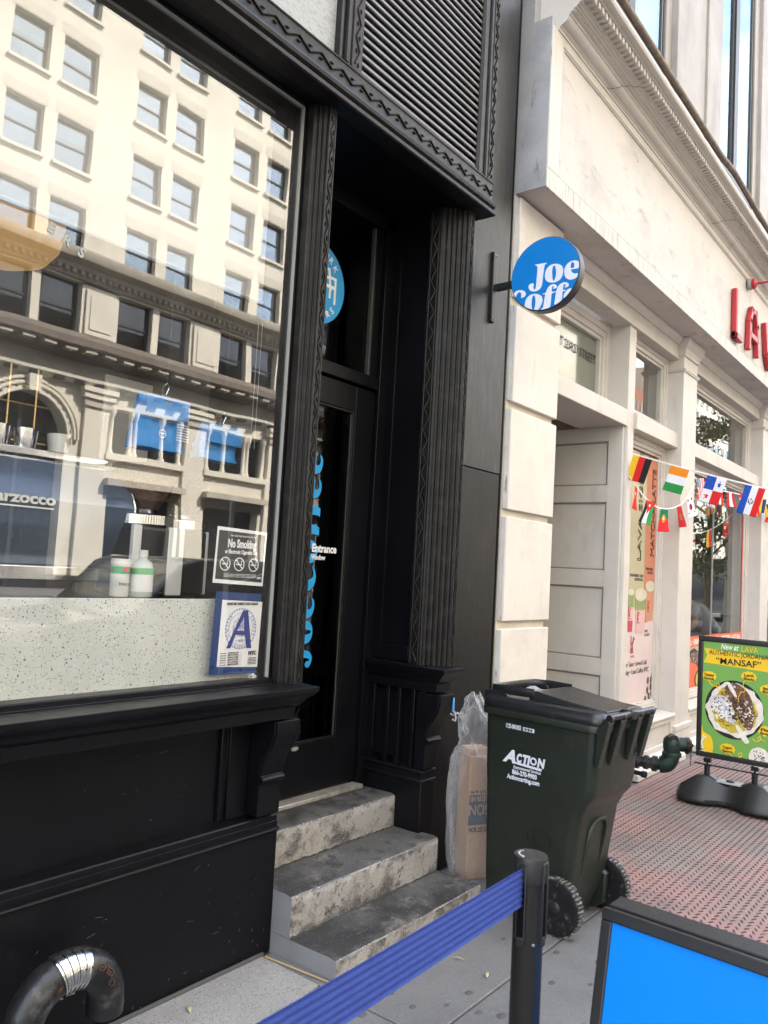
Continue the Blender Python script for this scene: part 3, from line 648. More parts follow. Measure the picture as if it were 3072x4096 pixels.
# beam, piers and mullion of the shop front
XM0,XM1=6.470,6.622
SB('beam',4.86,XR2,2.50,2.66,3.80,3.998,'trim',.004)
MB().prism([(2.51,3.93),(2.485,3.934),(2.475,3.95),(2.455,3.965),(2.445,3.985),(2.445,3.998),(2.51,3.998)],'x',4.89,XR2).build('beam_moulding','trim',sb)
def pilaster(x0,x1):
    SB('pilaster',x0,x1,2.45,2.80,.292,3.83,'trim',.005)
    def rg(e,z): return [(x0-e,2.45-e,z),(x1+e,2.45-e,z),(x1+e,2.70,z),(x0-e,2.70,z)]
    MB().loft([rg(*q) for q in ((.012,3.83),(.016,3.875),(.022,3.885),(.024,3.90),(.036,3.915),(.048,3.94),(.058,3.965),(.060,3.99),(.060,3.998))]).build('capital','trim',sb,.002)
    MB().loft([rg(*q) for q in ((.004,3.675),(.014,3.682),(.014,3.692),(.020,3.697),(.020,3.706),(.002,3.716))]).build('neck_moulding','trim',sb)
    MB().loft([rg(*q) for q in ((.03,0),(.03,.105),(.022,.115),(.022,.235),(.03,.240),(.03,.285),(.006,.294))]).build('pilaster_base','trim',sb,.003)
pilaster(7.700,8.120); pilaster(10.93,11.35); pilaster(13.75,14.15)
SB('mullion',XM0,XM1,2.52,2.76,.10,3.80,'trim',.005)
SB('mullion_edge',XM0+.006,XM0+.02,2.512,2.53,.10,2.93,'trim',.003)
# doorway: lintel, transom, panelled reveal
SB('transom_bar',4.88,XM0,2.52,2.95,2.925,3.068,'trim',.006)
def wframe(nm,x0,x1,z0,z1,w=.06,y=2.60,mat='trim'):
    mb=MB()
    for i,(e,yy) in enumerate(((0,y),(w*.45,y+.012),(w*.75,y+.03))):
        a,b,c,d=x0+e,x1-e,z0+e*.8,z1-e; t=w*.5
        mb.box(a,a+t,yy,yy+.05,c,d); mb.box(b-t,b,yy,yy+.05,c,d); mb.box(a+t,b-t,yy,yy+.05,c,c+t); mb.box(a+t,b-t,yy,yy+.05,d-t,d)
    return mb.build(nm,mat,sb,.003)
wframe('transom_frame',4.88,XM0,3.068,3.80,.11,2.70)
quad('transom_pane',[(4.95,2.765,3.12),(6.40,2.765,3.12),(6.40,2.765,3.76),(4.95,2.765,3.76)],'sgrey',sb)
text('address_lettering','WEST 23RD STREET',.105,(5.42,2.757,3.446),(1,0,0),(0,0,1),'ink',sb,width=.90)
# panelled reveal on the right side of the doorway
SB('reveal_wall',XM0-.004,XM0+.1,2.56,4.3,.02,2.924,'trim',0)
for z0,z1 in ((.62,.815),(.96,1.553),(1.700,2.275),(2.425,2.80)) : pass
rails=[(.02,.22),(.815,.955),(1.553,1.695),(2.275,2.420),(2.80,2.925)]
for z0,z1 in rails: SB('reveal_rail',XM0-.024,XM0+.01,2.56,3.6,z0,z1,'trim',.004)
for y0,y1 in ((2.545,2.672),(3.46,3.6)): SB('reveal_stile',XM0-.025,XM0+.01,y0,y1,.02,2.925,'trim',.004)
for z0,z1 in ((.22,.815),(.955,1.553),(1.695,2.275),(2.42,2.80)):
    mb=MB(); 
    for a in ((2.672,2.686,z0,z1),(2.686,3.46,z1-.014,z1),(2.686,3.46,z0,z0+.014)): mb.box(XM0-.012,XM0+.01,a[0],a[1],a[2],a[3])
    mb.build('panel_moulding','groove',sb,.002)
SB('lobby_wall',4.80,4.90,2.62,5.2,0,3.8,'ingrey',0); SB('lobby_wall',4.8,6.6,5.2,5.3,0,3.9,'ingrey',0)
SB('lobby_ceiling',4.8,6.6,2.95,5.2,3.80,3.9,'ingrey',0); SB('lobby_floor',4.8,6.6,2.42,5.2,0,.02,'conc',0)
SB('lobby_beam',4.9,XM0,3.25,3.35,2.78,2.95,'ingrey',.004); SB('lobby_rail',4.9,XM0,3.24,3.26,2.765,2.78,'dark',0)
# bay between mullion and second pilaster
SB('transom_bar',XM1,7.70,2.492,2.70,2.925,3.070,'trim',.006)
wframe('transom_frame',XM1,7.70,3.07,3.80,.085); quad('transom_pane',[(XM1+.05,2.65,3.1),(7.66,2.65,3.1),(7.66,2.65,3.75),(XM1+.05,2.65,3.75)],'glass2',sb)
wframe('window_frame',XM1,7.70,.43,2.925,.085); quad('window_pane',[(XM1+.05,2.65,.46),(7.66,2.65,.46),(7.66,2.65,2.90),(XM1+.05,2.65,2.90)],'glass2',sb)
def bay_base(x0,x1):
    MB().prism([(2.70,.385),(2.452,.372),(2.442,.376),(2.436,.388),(2.440,.402),(2.452,.408),(2.70,.428)],'x',x0,x1).build('window_ledge','trim',sb,.003)
    SB('base_wall',x0,x1,2.475,2.66,.02,.39,'trim',0)
    for a in ((x0,x1,.33,.385),(x0,x1,.10,.155),(x0,x0+.08,.155,.33),(x1-.08,x1,.155,.33)): SB('base_border',a[0],a[1],2.455,2.48,a[2],a[3],'trim',.004)
    MB().prism([(2.50,0),(2.335,0),(2.335,.045),(2.35,.055),(2.44,.085),(2.452,.105),(2.50,.105)],'x',x0,x1).build('base_plinth','stonew',sb,.003)
bay_base(4.90+1.58,7.70); bay_base(8.12,10.93); bay_base(11.35,13.75)
vt=MB()
for k in range(9): vt.box(6.66+k*.026,6.672+k*.026,2.470,2.474,.165,.305)
vt.build('vent_slot','dark',sb,0)
# big bay
SB('transom_bar',8.12,10.93,2.492,2.70,2.925,3.058,'trim',.006)
wframe('transom_frame',8.12,10.93,3.058,3.80,.085); quad('transom_pane',[(8.16,2.65,3.1),(10.89,2.65,3.1),(10.89,2.65,3.75),(8.16,2.65,3.75)],'glass2',sb)
wframe('window_frame',8.12,10.93,.43,2.925,.085); quad('window_pane',[(8.16,2.65,.46),(10.89,2.65,.46),(10.89,2.65,2.90),(8.16,2.65,2.90)],'glass2',sb)
mb=MB(); mb.box(9.5,9.512,2.64,2.655,.46,2.9); mb.build('glass_joint','gasket',sb,0)
SB('transom_bar',11.35,13.75,2.492,2.70,2.925,3.058,'trim',.006)
wframe('transom_frame',11.35,13.75,3.058,3.80,.085); quad('transom_pane',[(11.4,2.65,3.1),(13.7,2.65,3.1),(13.7,2.65,3.75),(11.4,2.65,3.75)],'glass2',sb)
wframe('window_frame',11.35,13.75,.43,2.925,.085); quad('window_pane',[(11.4,2.65,.46),(13.7,2.65,.46),(13.7,2.65,2.9),(11.4,2.65,2.9)],'glass2',sb)
SB('end_pier',14.15,17.2,2.45,2.8,0,4,'trim',.005)
# shop interior
SB('interior_wall',6.6,17,6.6,6.7,0,3.9,'inwall',0); SB('interior_wall',6.56,6.62,2.76,6.6,0,3.9,'inwall',0); SB('interior_wall',16.9,17,2.8,6.6,0,3.9,'inwall',0)
SB('interior_ceiling',6.6,17,2.76,6.6,3.86,3.94,'inwall',0); SB('interior_floor',6.6,17,2.66,6.6,0,.05,'infl',0)
SB('counter',9.5,16,3.9,4.6,.05,1.1,'indark',.01); SB('display_back',9.4,15,5.4,5.6,.05,2.3,'indark',0)

SB('added_near_wall',6.62,8.3,3.45,3.55,2.2,3.88,'inwall',0); SB('added_near_wall',8.3,13.8,3.9,4.0,2.75,3.88,'inwall',0)  # walls added close to the glass so daylight brightens the transom view
SB('downlight_rim',6.95,7.13,3.1,3.28,3.852,3.862,'white',.002)
# ---------------------------------------------------------------- things on the stone front
# red shop letters
sg=tag(empty('shop_sign',(9.2,2.2,4.18)),'tall thin red letters fixed to the white fascia','shop sign')
def letter_tube(strokes):
    mb=MB()
    for s_ in strokes:
        s_=[(x,2.192,z) for x,z in s_]
        for a,b in zip(s_[:-1],s_[1:]):
            a,b=Vector(a),Vector(b); d=(b-a).normalized(); n=Vector((d.z,0,-d.x)); w=.034
            q=[a-d*w+n*w,a-d*w-n*w,b+d*w-n*w,b+d*w+n*w]
            mb.add([p+Vector((0,-.026,0)) for p in q]+[p+Vector((0,.026,0)) for p in q],[(0,1,2,3),(7,6,5,4),(0,4,5,1),(1,5,6,2),(2,6,7,3),(3,7,4,0)])
    o=mb.build('letter','red',sg,.010,2); return o
letter_tube([[(8.45,4.66),(8.45,4.21)],[(8.45,4.21),(8.66,4.21)]])
letter_tube([[(8.99,4.22),(9.02,4.52),(9.10,4.655),(9.25,4.665),(9.33,4.52),(9.37,4.22)],[(9.03,4.37),(9.33,4.37)]])
letter_tube([[(9.72,4.66),(9.80,4.34),(9.92,4.21)],[(9.92,4.21),(10.04,4.34),(10.12,4.66)]])
letter_tube([[(10.45,4.22),(10.48,4.52),(10.56,4.655),(10.71,4.665),(10.79,4.52),(10.83,4.22)],[(10.49,4.37),(10.79,4.37)]])
lp_=tag(empty('sign_lamp',(9.04,2.2,4.93)),'red gooseneck lamp bracket on the white fascia above the letters','sign lamp')
MB().lathe([(.062,0),(.062,-.03),(.05,-.04)],(9.04,2.212,4.93),'y',20).build('base_box','gasket',lp_,.003)
MB().lathe([(.055,0),(.055,-.03),(.025,-.05)],(9.04,2.172,4.93),'y',20).build('wall_plate','red',lp_,.002)
MB().tube([(9.04,2.14,4.93),(9.06,2.05,4.935),(9.12,1.8,4.965),(9.2,1.5,5.02),(9.24,1.3,5.06),(9.26,1.2,5.03),(9.27,1.16,4.95)],.012,8).build('arm','red',lp_)
MB().lathe([(.02,.06),(.05,.03),(.13,-.06),(.125,-.06),(.04,.02)],(9.27,1.16,4.92),'z',20,cap=False).build('lamp_shade','red',lp_)
# window poster in the narrow bay
PY=2.640
wp=tag(empty('drink_poster',(7.15,PY,.46)),'tall window poster of iced drinks with orange and cream panels','poster')
print_shape('poster_sheet',[[(6.66,.46),(7.655,.46),(7.655,1.6),(6.66,1.6)]],(0,PY+.004,0),(1,0,0),(0,0,1),'ppink',wp)
print_shape('cream_panel',[[(6.66,1.20),(6.85,1.24),(7.0,1.36),(7.32,1.40),(7.32,2.80),(6.66,2.80)]],(0,PY+.003,0),(1,0,0),(0,0,1),'pcream',wp)
print_shape('orange_panel',[[(7.322,1.23),(7.45,1.25),(7.655,1.40),(7.655,2.80),(7.322,2.80)]],(0,PY+.0025,0),(1,0,0),(0,0,1),'porg',wp)
def cup(x0,x1,zb,zt,mats):
    k=zt-zb; xm=(x0+x1)/2; w=(x1-x0)/2
    for i,(a,b,m) in enumerate(mats):
        wa=w*(.72+.28*a); wb=w*(.72+.28*b)
        print_shape('printed_drink',[[(xm-wa,zb+k*a),(xm+wa,zb+k*a),(xm+wb,zb+k*b),(xm-wb,zb+k*b)]],(0,PY+.0005,0),(1,0,0),(0,0,1),m,wp)
    print_shape('printed_foam',[circ(xm,zt,w*1.05,20,w*.42)],(0,PY-.001,0),(1,0,0),(0,0,1),'foam',wp)
cup(6.93,7.075,1.165,1.52,[(0,.28,'drink3'),(.28,.62,'drink2'),(.62,1,'drink1')])
cup(7.10,7.385,1.145,1.50,[(0,.6,'drink2'),(.6,1,'drink1')])
cup(7.36,7.60,1.255,1.58,[(0,.85,'drink4'),(.85,1,'drink4')])
def lava_logo(org,xd,ud,s,mat,par,sub=True,nm='calligraphy_logo'):
    L=[]
    L+=stroke([(.02,1.0),(.06,.95),(.06,.25),(.0,.06)],.07); L+=stroke([(.0,.04),(.42,.04)],.07); L+=stroke([(.06,.25),(.0,.06)],.06)
    L+=stroke([(.42,.95),(.30,.45),(.42,.04)],.06); L+=stroke([(.62,.78),(.54,.86),(.30,.45),(.22,.20),(.24,.08)],.06)
    L+=ring(.20,.22,.05,.10,10)
    L+=[circ(.15,.52,.04,8),circ(.25,.52,.04,8),circ(.2,.63,.04,8)]
    L=[[(a*s,b*s) for a,b in p] for p in L]
    print_shape(nm,L,org,xd,ud,mat,par)
    if sub: text('logo_word','L A V A',.2*s,Vector(org)-Vector(ud).normalized()*.24*s,xd,ud,mat,par,width=.62*s)
lava_logo((7.03,PY,.972),(1,0,0),(0,0,1),.155,'red',wp)
for a in ((6.945,1.30),(7.16,1.26),(7.42,1.36)): lava_logo((a[0],PY-.002,a[1]),(1,0,0),(0,0,1),.09,'red',wp)
text('poster_word','LAVA SIGNATURE',.115,(7.21,PY,1.80),(0,0,1),(-1,0,0),'ink',wp,width=1.35,outline=True)
text('poster_word','MATCHA LATTE',.125,(7.55,PY,1.86),(0,0,1),(-1,0,0),'ink',wp,width=.83,outline=True)
for s_,x,z,w in (('STRAWBERRY TARO',6.96,1.66,.33),('ICE MATCHA',7.08,1.625,.2),('PISTACHOS',7.36,1.73,.17),('ICE LATTE',7.40,1.695,.14),('TARO',7.37,1.15,.08),('ICE LATTE',7.37,1.115,.13)):
    text('poster_word',s_,.036,(x,PY,z),(1,0,0),(0,0,1),'ink',wp,width=w)
text('poster_word','for Taste • Served Cold.',.062,(6.91,PY,.855),(1,0,0),(0,0,1),'softink',wp,width=.55)
text('poster_word','Today • Lava Coffee NYC',.066,(6.86,PY,.785),(1,0,0),(0,0,1),'softink',wp,width=.65)
bns=[circ(x,z,.024,10,.034) for x,z in ((7.50,.70),(7.58,.70),(7.575,.635),(7.61,.74),(7.49,.61),(7.53,.555),(7.60,.57),(7.44,.53),(7.56,.50),(7.63,.66))]
print_shape('printed_bean',bns,(0,PY,0),(1,0,0),(0,0,1),mk('bean_print',(.09,.045,.03),.6),wp)
# orange banner strip, food pictures and tall side strip in the big bay
bn=tag(empty('food_banner',(9.5,2.64,.43)),'orange food banner across the lower shop window with white lettering','banner')
FY=2.640
print_shape('banner_strip',[[(8.15,.955),(10.82,.955),(10.82,1.065),(8.15,1.065)]],(0,FY+.003,0),(1,0,0),(0,0,1),'borange',bn)
text('banner_word','MIX GRILL • SANDWICHES • BURGERS • APPETIZERS • JUICE BAR',.085,(8.42,FY,.978),(1,0,0),(0,0,1),'white',bn,width=2.36,bold=.002)
print_shape('banner_panel',[[(8.15,.46),(10.82,.46),(10.82,.955),(8.15,.955)]],(0,FY+.004,0),(1,0,0),(0,0,1),'pcream',bn)
print_shape('banner_panel',[[(8.15,.46),(8.98,.46),(8.98,.66),(8.15,.70)],[(8.66,.66),(9.06,.66),(9.06,.80),(8.66,.80)]],(0,FY+.0025,0),(1,0,0),(0,0,1),'borange',bn)
print_shape('printed_tray',[[(8.66,.90),(8.9,.94),(9.4,.78),(9.2,.66)]],(0,FY+.0015,0),(1,0,0),(0,0,1),'ink',bn)
print_shape('printed_kebab',[circ(8.92,.84,.16,16,.06),circ(9.1,.78,.12,16,.05)],(0,FY,0),(1,0,0),(0,0,1),'meat',bn)
print_shape('printed_bowl',[circ(9.10,.60,.17,24,.10)],(0,FY+.0005,0),(1,0,0),(0,0,1),'ink',bn); print_shape('printed_noodles',[circ(9.10,.60,.14,24,.085)],(0,FY-.0008,0),(1,0,0),(0,0,1),'rice',bn)
ss=tag(empty('side_strip',(10.855,2.64,1.07)),'narrow vertical orange strip with white letters at the shop window edge','banner')
print_shape('strip_sheet',[[(10.80,1.07),(10.88,1.07),(10.88,2.88),(10.80,2.88)]],(0,FY+.003,0),(1,0,0),(0,0,1),'borange',ss)
text('strip_word','FRIED falafel VEGAN OLIVES',.07,(10.822,FY,2.80),(0,0,-1),(1,0,0),'white',ss,width=1.5)

# ================================================================ projecting round sign
ps=tag(empty('projecting_sign',(3.96,2.395,3.31)),'round blue projecting sign with white lettering on a black bracket','hanging sign')
CX,CY,CZ,CR=3.958,2.053,3.320,.2105
MB().lathe([(CR,0),(CR+.004,.004),(CR+.004,.060),(CR,.064)],(CX,CY,CZ),'x',64).build('sign_rim','blk',ps,.0,smooth=40)
MB().lathe([(.001,0),(CR-.001,0),(CR-.001,.003),(.001,.003)],(CX-.0025,CY,CZ),'x',64).build('sign_face','blue',ps,smooth=0)
MB().lathe([(.001,0),(CR-.001,0),(CR-.001,.003),(.001,.003)],(CX+.0635,CY,CZ),'x',64).build('sign_face','blue',ps,smooth=0)
B_=box('mount_plate',3.945,3.985,2.380,2.399,3.09,3.515,'clad',ps,.004)
for z in (3.11,3.495):
    for x in (3.955,3.977): 
        o=MB().lathe([(.004,0),(.004,-.005),(.001,-.007)],(x,2.380,z),'y',8).build('bolt','chrome',B_)
box('bracket_arm',3.972,4.004,2.255,2.384,3.285,3.325,'blk',ps,.003)
GL=dict(
 J=[(-2.115, 3.384), (-2.085, 3.382), (-2.063, 3.382), (-2.039, 3.38), (-2.041, 3.374), (-2.049, 3.373), (-2.054, 3.365), (-2.057, 3.334), (-2.061, 3.301), (-2.063, 3.262), (-2.068, 3.243), (-2.081, 3.23), (-2.099, 3.225), (-2.121, 3.227), (-2.138, 3.235), (-2.148, 3.249), (-2.15, 3.261), (-2.147, 3.27), (-2.136, 3.276), (-2.117, 3.276), (-2.117, 3.265), (-2.119, 3.253), (-2.117, 3.243), (-2.112, 3.237), (-2.106, 3.239), (-2.103, 3.245), (-2.101, 3.269), (-2.099, 3.308), (-2.097, 3.342), (-2.097, 3.362), (-2.099, 3.37), (-2.104, 3.375), (-2.113, 3.378)],
 o_out=[(-2.048, 3.319), (-2.044, 3.335), (-2.035, 3.35), (-2.02, 3.361), (-2.0, 3.365), (-1.978, 3.362), (-1.956, 3.353), (-1.943, 3.34), (-1.937, 3.32), (-1.937, 3.301), (-1.942, 3.282), (-1.954, 3.266), (-1.971, 3.258), (-1.99, 3.256), (-2.012, 3.259), (-2.031, 3.267), (-2.043, 3.281), (-2.049, 3.299)],
 o_in=[(-2.003, 3.304), (-2.005, 3.324), (-2.004, 3.34), (-2.0, 3.352), (-1.994, 3.355), (-1.988, 3.351), (-1.984, 3.338), (-1.98, 3.319), (-1.98, 3.299), (-1.983, 3.283), (-1.987, 3.271), (-1.993, 3.265), (-1.997, 3.27), (-2.001, 3.283)],
 e_out=[(-1.844, 3.345), (-1.854, 3.354), (-1.868, 3.359), (-1.885, 3.361), (-1.903, 3.356), (-1.918, 3.345), (-1.928, 3.328), (-1.931, 3.31), (-1.929, 3.29), (-1.922, 3.272), (-1.908, 3.259), (-1.89, 3.253), (-1.87, 3.254), (-1.855, 3.26), (-1.849, 3.269), (-1.846, 3.284), (-1.858, 3.282), (-1.871, 3.285), (-1.883, 3.294), (-1.889, 3.304), (-1.892, 3.312), (-1.872, 3.311), (-1.843, 3.309)],
 e_in=[(-1.894, 3.319), (-1.894, 3.335), (-1.891, 3.346), (-1.885, 3.352), (-1.879, 3.352), (-1.874, 3.345), (-1.872, 3.334), (-1.872, 3.317)],
 C=[(-2.245, 3.233), (-2.236, 3.245), (-2.221, 3.25), (-2.203, 3.25), (-2.184, 3.245), (-2.17, 3.235), (-2.164, 3.223), (-2.167, 3.211), (-2.176, 3.203), (-2.197, 3.201), (-2.193, 3.214), (-2.195, 3.228), (-2.201, 3.238), (-2.21, 3.24), (-2.22, 3.232), (-2.227, 3.22), (-2.231, 3.21), (-2.239, 3.22)],
 c2=[(-2.222, 3.191), (-2.217, 3.188), (-2.21, 3.176), (-2.214, 3.18)],
 o2_out=[(-2.17, 3.153), (-2.167, 3.176), (-2.158, 3.195), (-2.142, 3.208), (-2.122, 3.213), (-2.098, 3.21), (-2.077, 3.202), (-2.062, 3.189), (-2.057, 3.171), (-2.058, 3.154), (-2.066, 3.136), (-2.078, 3.118), (-2.083, 3.113), (-2.109, 3.117), (-2.138, 3.127), (-2.168, 3.145)],
 o2_in=[(-2.125, 3.152), (-2.126, 3.172), (-2.123, 3.192), (-2.118, 3.203), (-2.113, 3.204), (-2.107, 3.198), (-2.102, 3.182), (-2.101, 3.161), (-2.102, 3.142), (-2.107, 3.122), (-2.109, 3.118), (-2.118, 3.12), (-2.123, 3.132)],
 f1=[(-2.059, 3.204), (-2.038, 3.205), (-2.034, 3.22), (-2.026, 3.235), (-2.015, 3.244), (-1.999, 3.248), (-1.985, 3.246), (-1.974, 3.237), (-1.971, 3.23), (-1.973, 3.222), (-1.982, 3.22), (-1.996, 3.221), (-1.991, 3.227), (-1.991, 3.234), (-1.996, 3.238), (-2.001, 3.234), (-2.003, 3.221), (-2.003, 3.204), (-1.976, 3.203), (-1.976, 3.197), (-2.003, 3.198), (-2.004, 3.165), (-2.006, 3.132), (-2.009, 3.117), (-2.021, 3.114), (-2.044, 3.112), (-2.065, 3.112), (-2.065, 3.116), (-2.055, 3.119), (-2.05, 3.13), (-2.048, 3.153), (-2.044, 3.182), (-2.041, 3.199), (-2.059, 3.199)],
 f2=[(-1.974, 3.203), (-1.97, 3.218), (-1.962, 3.233), (-1.948, 3.243), (-1.931, 3.247), (-1.916, 3.245), (-1.903, 3.236), (-1.899, 3.227), (-1.903, 3.218), (-1.913, 3.214), (-1.926, 3.216), (-1.92, 3.222), (-1.919, 3.23), (-1.924, 3.236), (-1.931, 3.232), (-1.934, 3.218), (-1.935, 3.203), (-1.917, 3.202), (-1.917, 3.196), (-1.936, 3.196), (-1.937, 3.167), (-1.939, 3.146), (-1.961, 3.131), (-1.984, 3.125), (-1.981, 3.154), (-1.977, 3.187)],
 e3=[(-1.93, 3.156), (-1.928, 3.172), (-1.922, 3.187), (-1.91, 3.199), (-1.897, 3.205), (-1.881, 3.205), (-1.888, 3.191), (-1.901, 3.173), (-1.914, 3.161)],
)
def hole(outer, inner):
    """single outline with a slit into the counter"""
    d=[(math.hypot(a[0]-b[0],a[1]-b[1]),i,j) for i,a in enumerate(outer) for j,b in enumerate(inner)]
    _,i,j=min(d)
    inn=inner[j:]+inner[:j]
    def area(p): return sum(p[k][0]*p[(k+1)%len(p)][1]-p[(k+1)%len(p)][0]*p[k][1] for k in range(len(p)))
    if area(outer)*area(inn)>0: inn=[inn[0]]+inn[1:][::-1]
    return outer[:i+1]+inn+[inn[0]]+outer[i:]
def smoothp(p,it=1):
    for _ in range(it):
        q=[]
        for k in range(len(p)):
            a,b=p[k],p[(k+1)%len(p)]
            q+= [(a[0]*.75+b[0]*.25,a[1]*.75+b[1]*.25),(a[0]*.25+b[0]*.75,a[1]*.25+b[1]*.75)]
        p=q
    return p
def sign_letter(p):
    o=print_shape('sign_letter',[p],(CX-.0026,0,0),(0,-1,0),(0,0,1),'lav',ps,ext=.001); return o
def clipc(p):
    out=[]
    for a,b in p:
        dx,dz=a+CY,b-CZ; r=math.hypot(dx,dz)
        if r>CR-.002: k=(CR-.002)/r; dx*=k; dz*=k
        out.append((dx-CY,dz+CZ))
    return out
def bridge(outer,inner): return hole(smoothp(outer,2),smoothp(inner,2))
for k in ('J','C','f1','f2','e3'): sign_letter(clipc(smoothp(GL[k],1)))
o2o=smoothp(GL['o2_out'],1); o2i=smoothp(GL['o2_in'],1); xm_=-2.1135
for sgn in (-1,1):
    oo=[p for p in o2o if (p[0]-xm_)*sgn>0]; ii=[p for p in o2i if (p[0]-xm_)*sgn>0]
    oo.sort(key=lambda p:math.atan2(p[1]-3.165,(p[0]-xm_)*sgn)); ii.sort(key=lambda p:-math.atan2(p[1]-3.165,(p[0]-xm_)*sgn))
    sign_letter(clipc(oo+[(xm_,3.2125),(xm_,3.2035)]+[p for p in ii if p[1]>3.121]+[(xm_+sgn*.004,3.112)]))
for a,b in (('o_out','o_in'),('e_out','e_in')): sign_letter(clipc(bridge(GL[a],GL[b])))
# ================================================================ stone steps
st=tag(empty('front_steps',(3.0,2.3,0)),'three worn stone steps stained with grime below the black door','steps')
def step(x0,x1,y0,y1,z0,z1,left=False):
    """slab with a chipped, wavering nosing"""
    nx=46; ny=7; rnd=random.Random(int(z1*1000))
    nose=[rnd.uniform(-.004,.004) for _ in range(nx+1)]
    for it in range(2): nose=[(nose[max(i-1,0)]+nose[i]*1.2+nose[min(i+1,nx)])/3.2 for i in range(nx+1)]
    chip=[max(0,rnd.gauss(0,.004)) for _ in range(nx+1)]
    prof=[(0,0),(0,.35),(0,.7),(0,.93),(.006,.985),(.02,1.0),(.10,1.003),(.4,1.0),(1,1.0)]
    vs=[];fs=[];mi=[]
    for i in range(nx+1):
        x=x0+(x1-x0)*i/nx
        for j,(a,b) in enumerate(prof):
            e=1 if j in (3,4,5) else .3
            yy=y0+(y1-y0)*(a if j>5 else 0)+(a if j<=5 else 0)+ (nose[i]+chip[i]*(1 if j==4 else .35))*e
            zz=z0+(z1-z0)*min(b,1)+(b-1 if b>1 else 0) - (chip[i]*.6 if j==4 else 0) - .0035*math.sin(math.pi*i/nx)*(1 if j>=4 and j<7 else 0)
            vs.append((x,yy,zz))
    m=len(prof)
    for i in range(nx):
        for j in range(m-1):
            fs.append((i*m+j,(i+1)*m+j,(i+1)*m+j+1,i*m+j+1)); mi.append(1 if j<3 else (2 if j==3 else 0))
    mb=MB(); mb.add(vs,fs); mb.m=mi
    base=len(mb.v)
    # ends and back
    for i,mm in ((0,3),(nx,1)):
        idx=[i*m+j for j in range(m)]; b=len(mb.v); mb.v.append(Vector((vs[i*m][0],y1,z0))); mb.f.append(idx+[b]); mb.m.append(mm)
    o=mb.build('step',['tread','riser','nose','greyp' if left else 'riser'],st,smooth=50,recalc=False)
    return o
MT['nose']=speckled('worn_nosing',(.17,.165,.16),[((.55,.54,.5),90,.3,.45),((.05,.05,.05),70,.3,.3)],.8,.8,[((.42,.40,.37),5,.5,.7,.8)])
step(2.447,3.520,2.036,2.40,-.02,.080,True)
step(2.447,3.512,2.292,2.60,.0815,.247,True)
step(2.447,3.498,2.556,2.83,.2485,.412)

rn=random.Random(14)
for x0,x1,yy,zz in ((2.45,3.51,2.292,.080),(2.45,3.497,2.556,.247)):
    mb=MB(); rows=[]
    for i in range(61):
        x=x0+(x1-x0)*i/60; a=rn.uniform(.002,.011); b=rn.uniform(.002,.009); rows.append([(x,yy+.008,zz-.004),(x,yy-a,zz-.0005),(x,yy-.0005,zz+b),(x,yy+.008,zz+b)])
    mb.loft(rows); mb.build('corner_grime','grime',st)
# ================================================================ wheeled refuse bin
BM=T((3.685,1.699,0)) @ Matrix.Rotation(-.095,4,'Z')
bn_=tag(empty('wheeled_bin',(3.685,1.699,0)),'dark green wheeled refuse bin with black lid standing beside the steps','wheelie bin')
def rr(w,v0,v1,z,r=.045,n=5):
    out=[]
    for cx_,cy_,a0 in ((w/2-r,v0+r,-90),(w/2-r,v1-r,0),(-w/2+r,v1-r,90),(-w/2+r,v0+r,180)):
        for k in range(n+1):
            t=rad(a0+90*k/n); out.append((cx_+r*math.cos(t),cy_+r*math.sin(t),z))
    return out
secs=[(.36,-.085,.305,.012),(.375,-.100,.312,.03),(.385,-.150,.316,.16),(.40,-.185,.320,.40),(.408,-.205,.322,.53),(.412,-.235,.323,.585),(.418,-.268,.324,.625),(.424,-.280,.325,.68),(.440,-.292,.328,.925),(.440,-.292,.328,.945)]
MB(BM).loft([rr(*q[:3],q[3]) for q in secs]).build('bin_body','binb',bn_,smooth=50)
MB(BM).loft([rr(.448,-.300,.334,.918,.05),rr(.474,-.310,.345,.922,.055),rr(.476,-.312,.347,.95,.055),rr(.470,-.308,.342,.956,.05)]).build('rim','binb',bn_,.002,smooth=50)
# recessed back panel rib
rib=MB(BM)
rib.tube([(-.085,-.118,.10),(-.080,-.180,.36),(-.075,-.196,.45),(-.05,-.201,.485),(0,-.203,.495),(.05,-.201,.485),(.075,-.196,.45),(.080,-.180,.36),(.085,-.118,.10)],.011,6)
rib.build('back_rib','binb',bn_,smooth=60)
for sx_ in (-1,1):
    MB(BM).prism([(-.10,.02),(-.165,.06),(-.175,.20),(-.10,.24)],'x',sx_*.150-.017,sx_*.150+.017).build('axle_bracket','binb',bn_,.006)
# lid
ld=MB(BM).loft([rr(.470,-.318,.342,.957,.05),rr(.474,-.322,.345,.963,.055),rr(.470,-.320,.342,.990,.055),rr(.450,-.300,.330,1.006,.05),rr(.40,-.28,.30,1.012,.05),rr(.10,-.20,.15,1.020,.04)]).build('lid','lid',bn_,smooth=45)
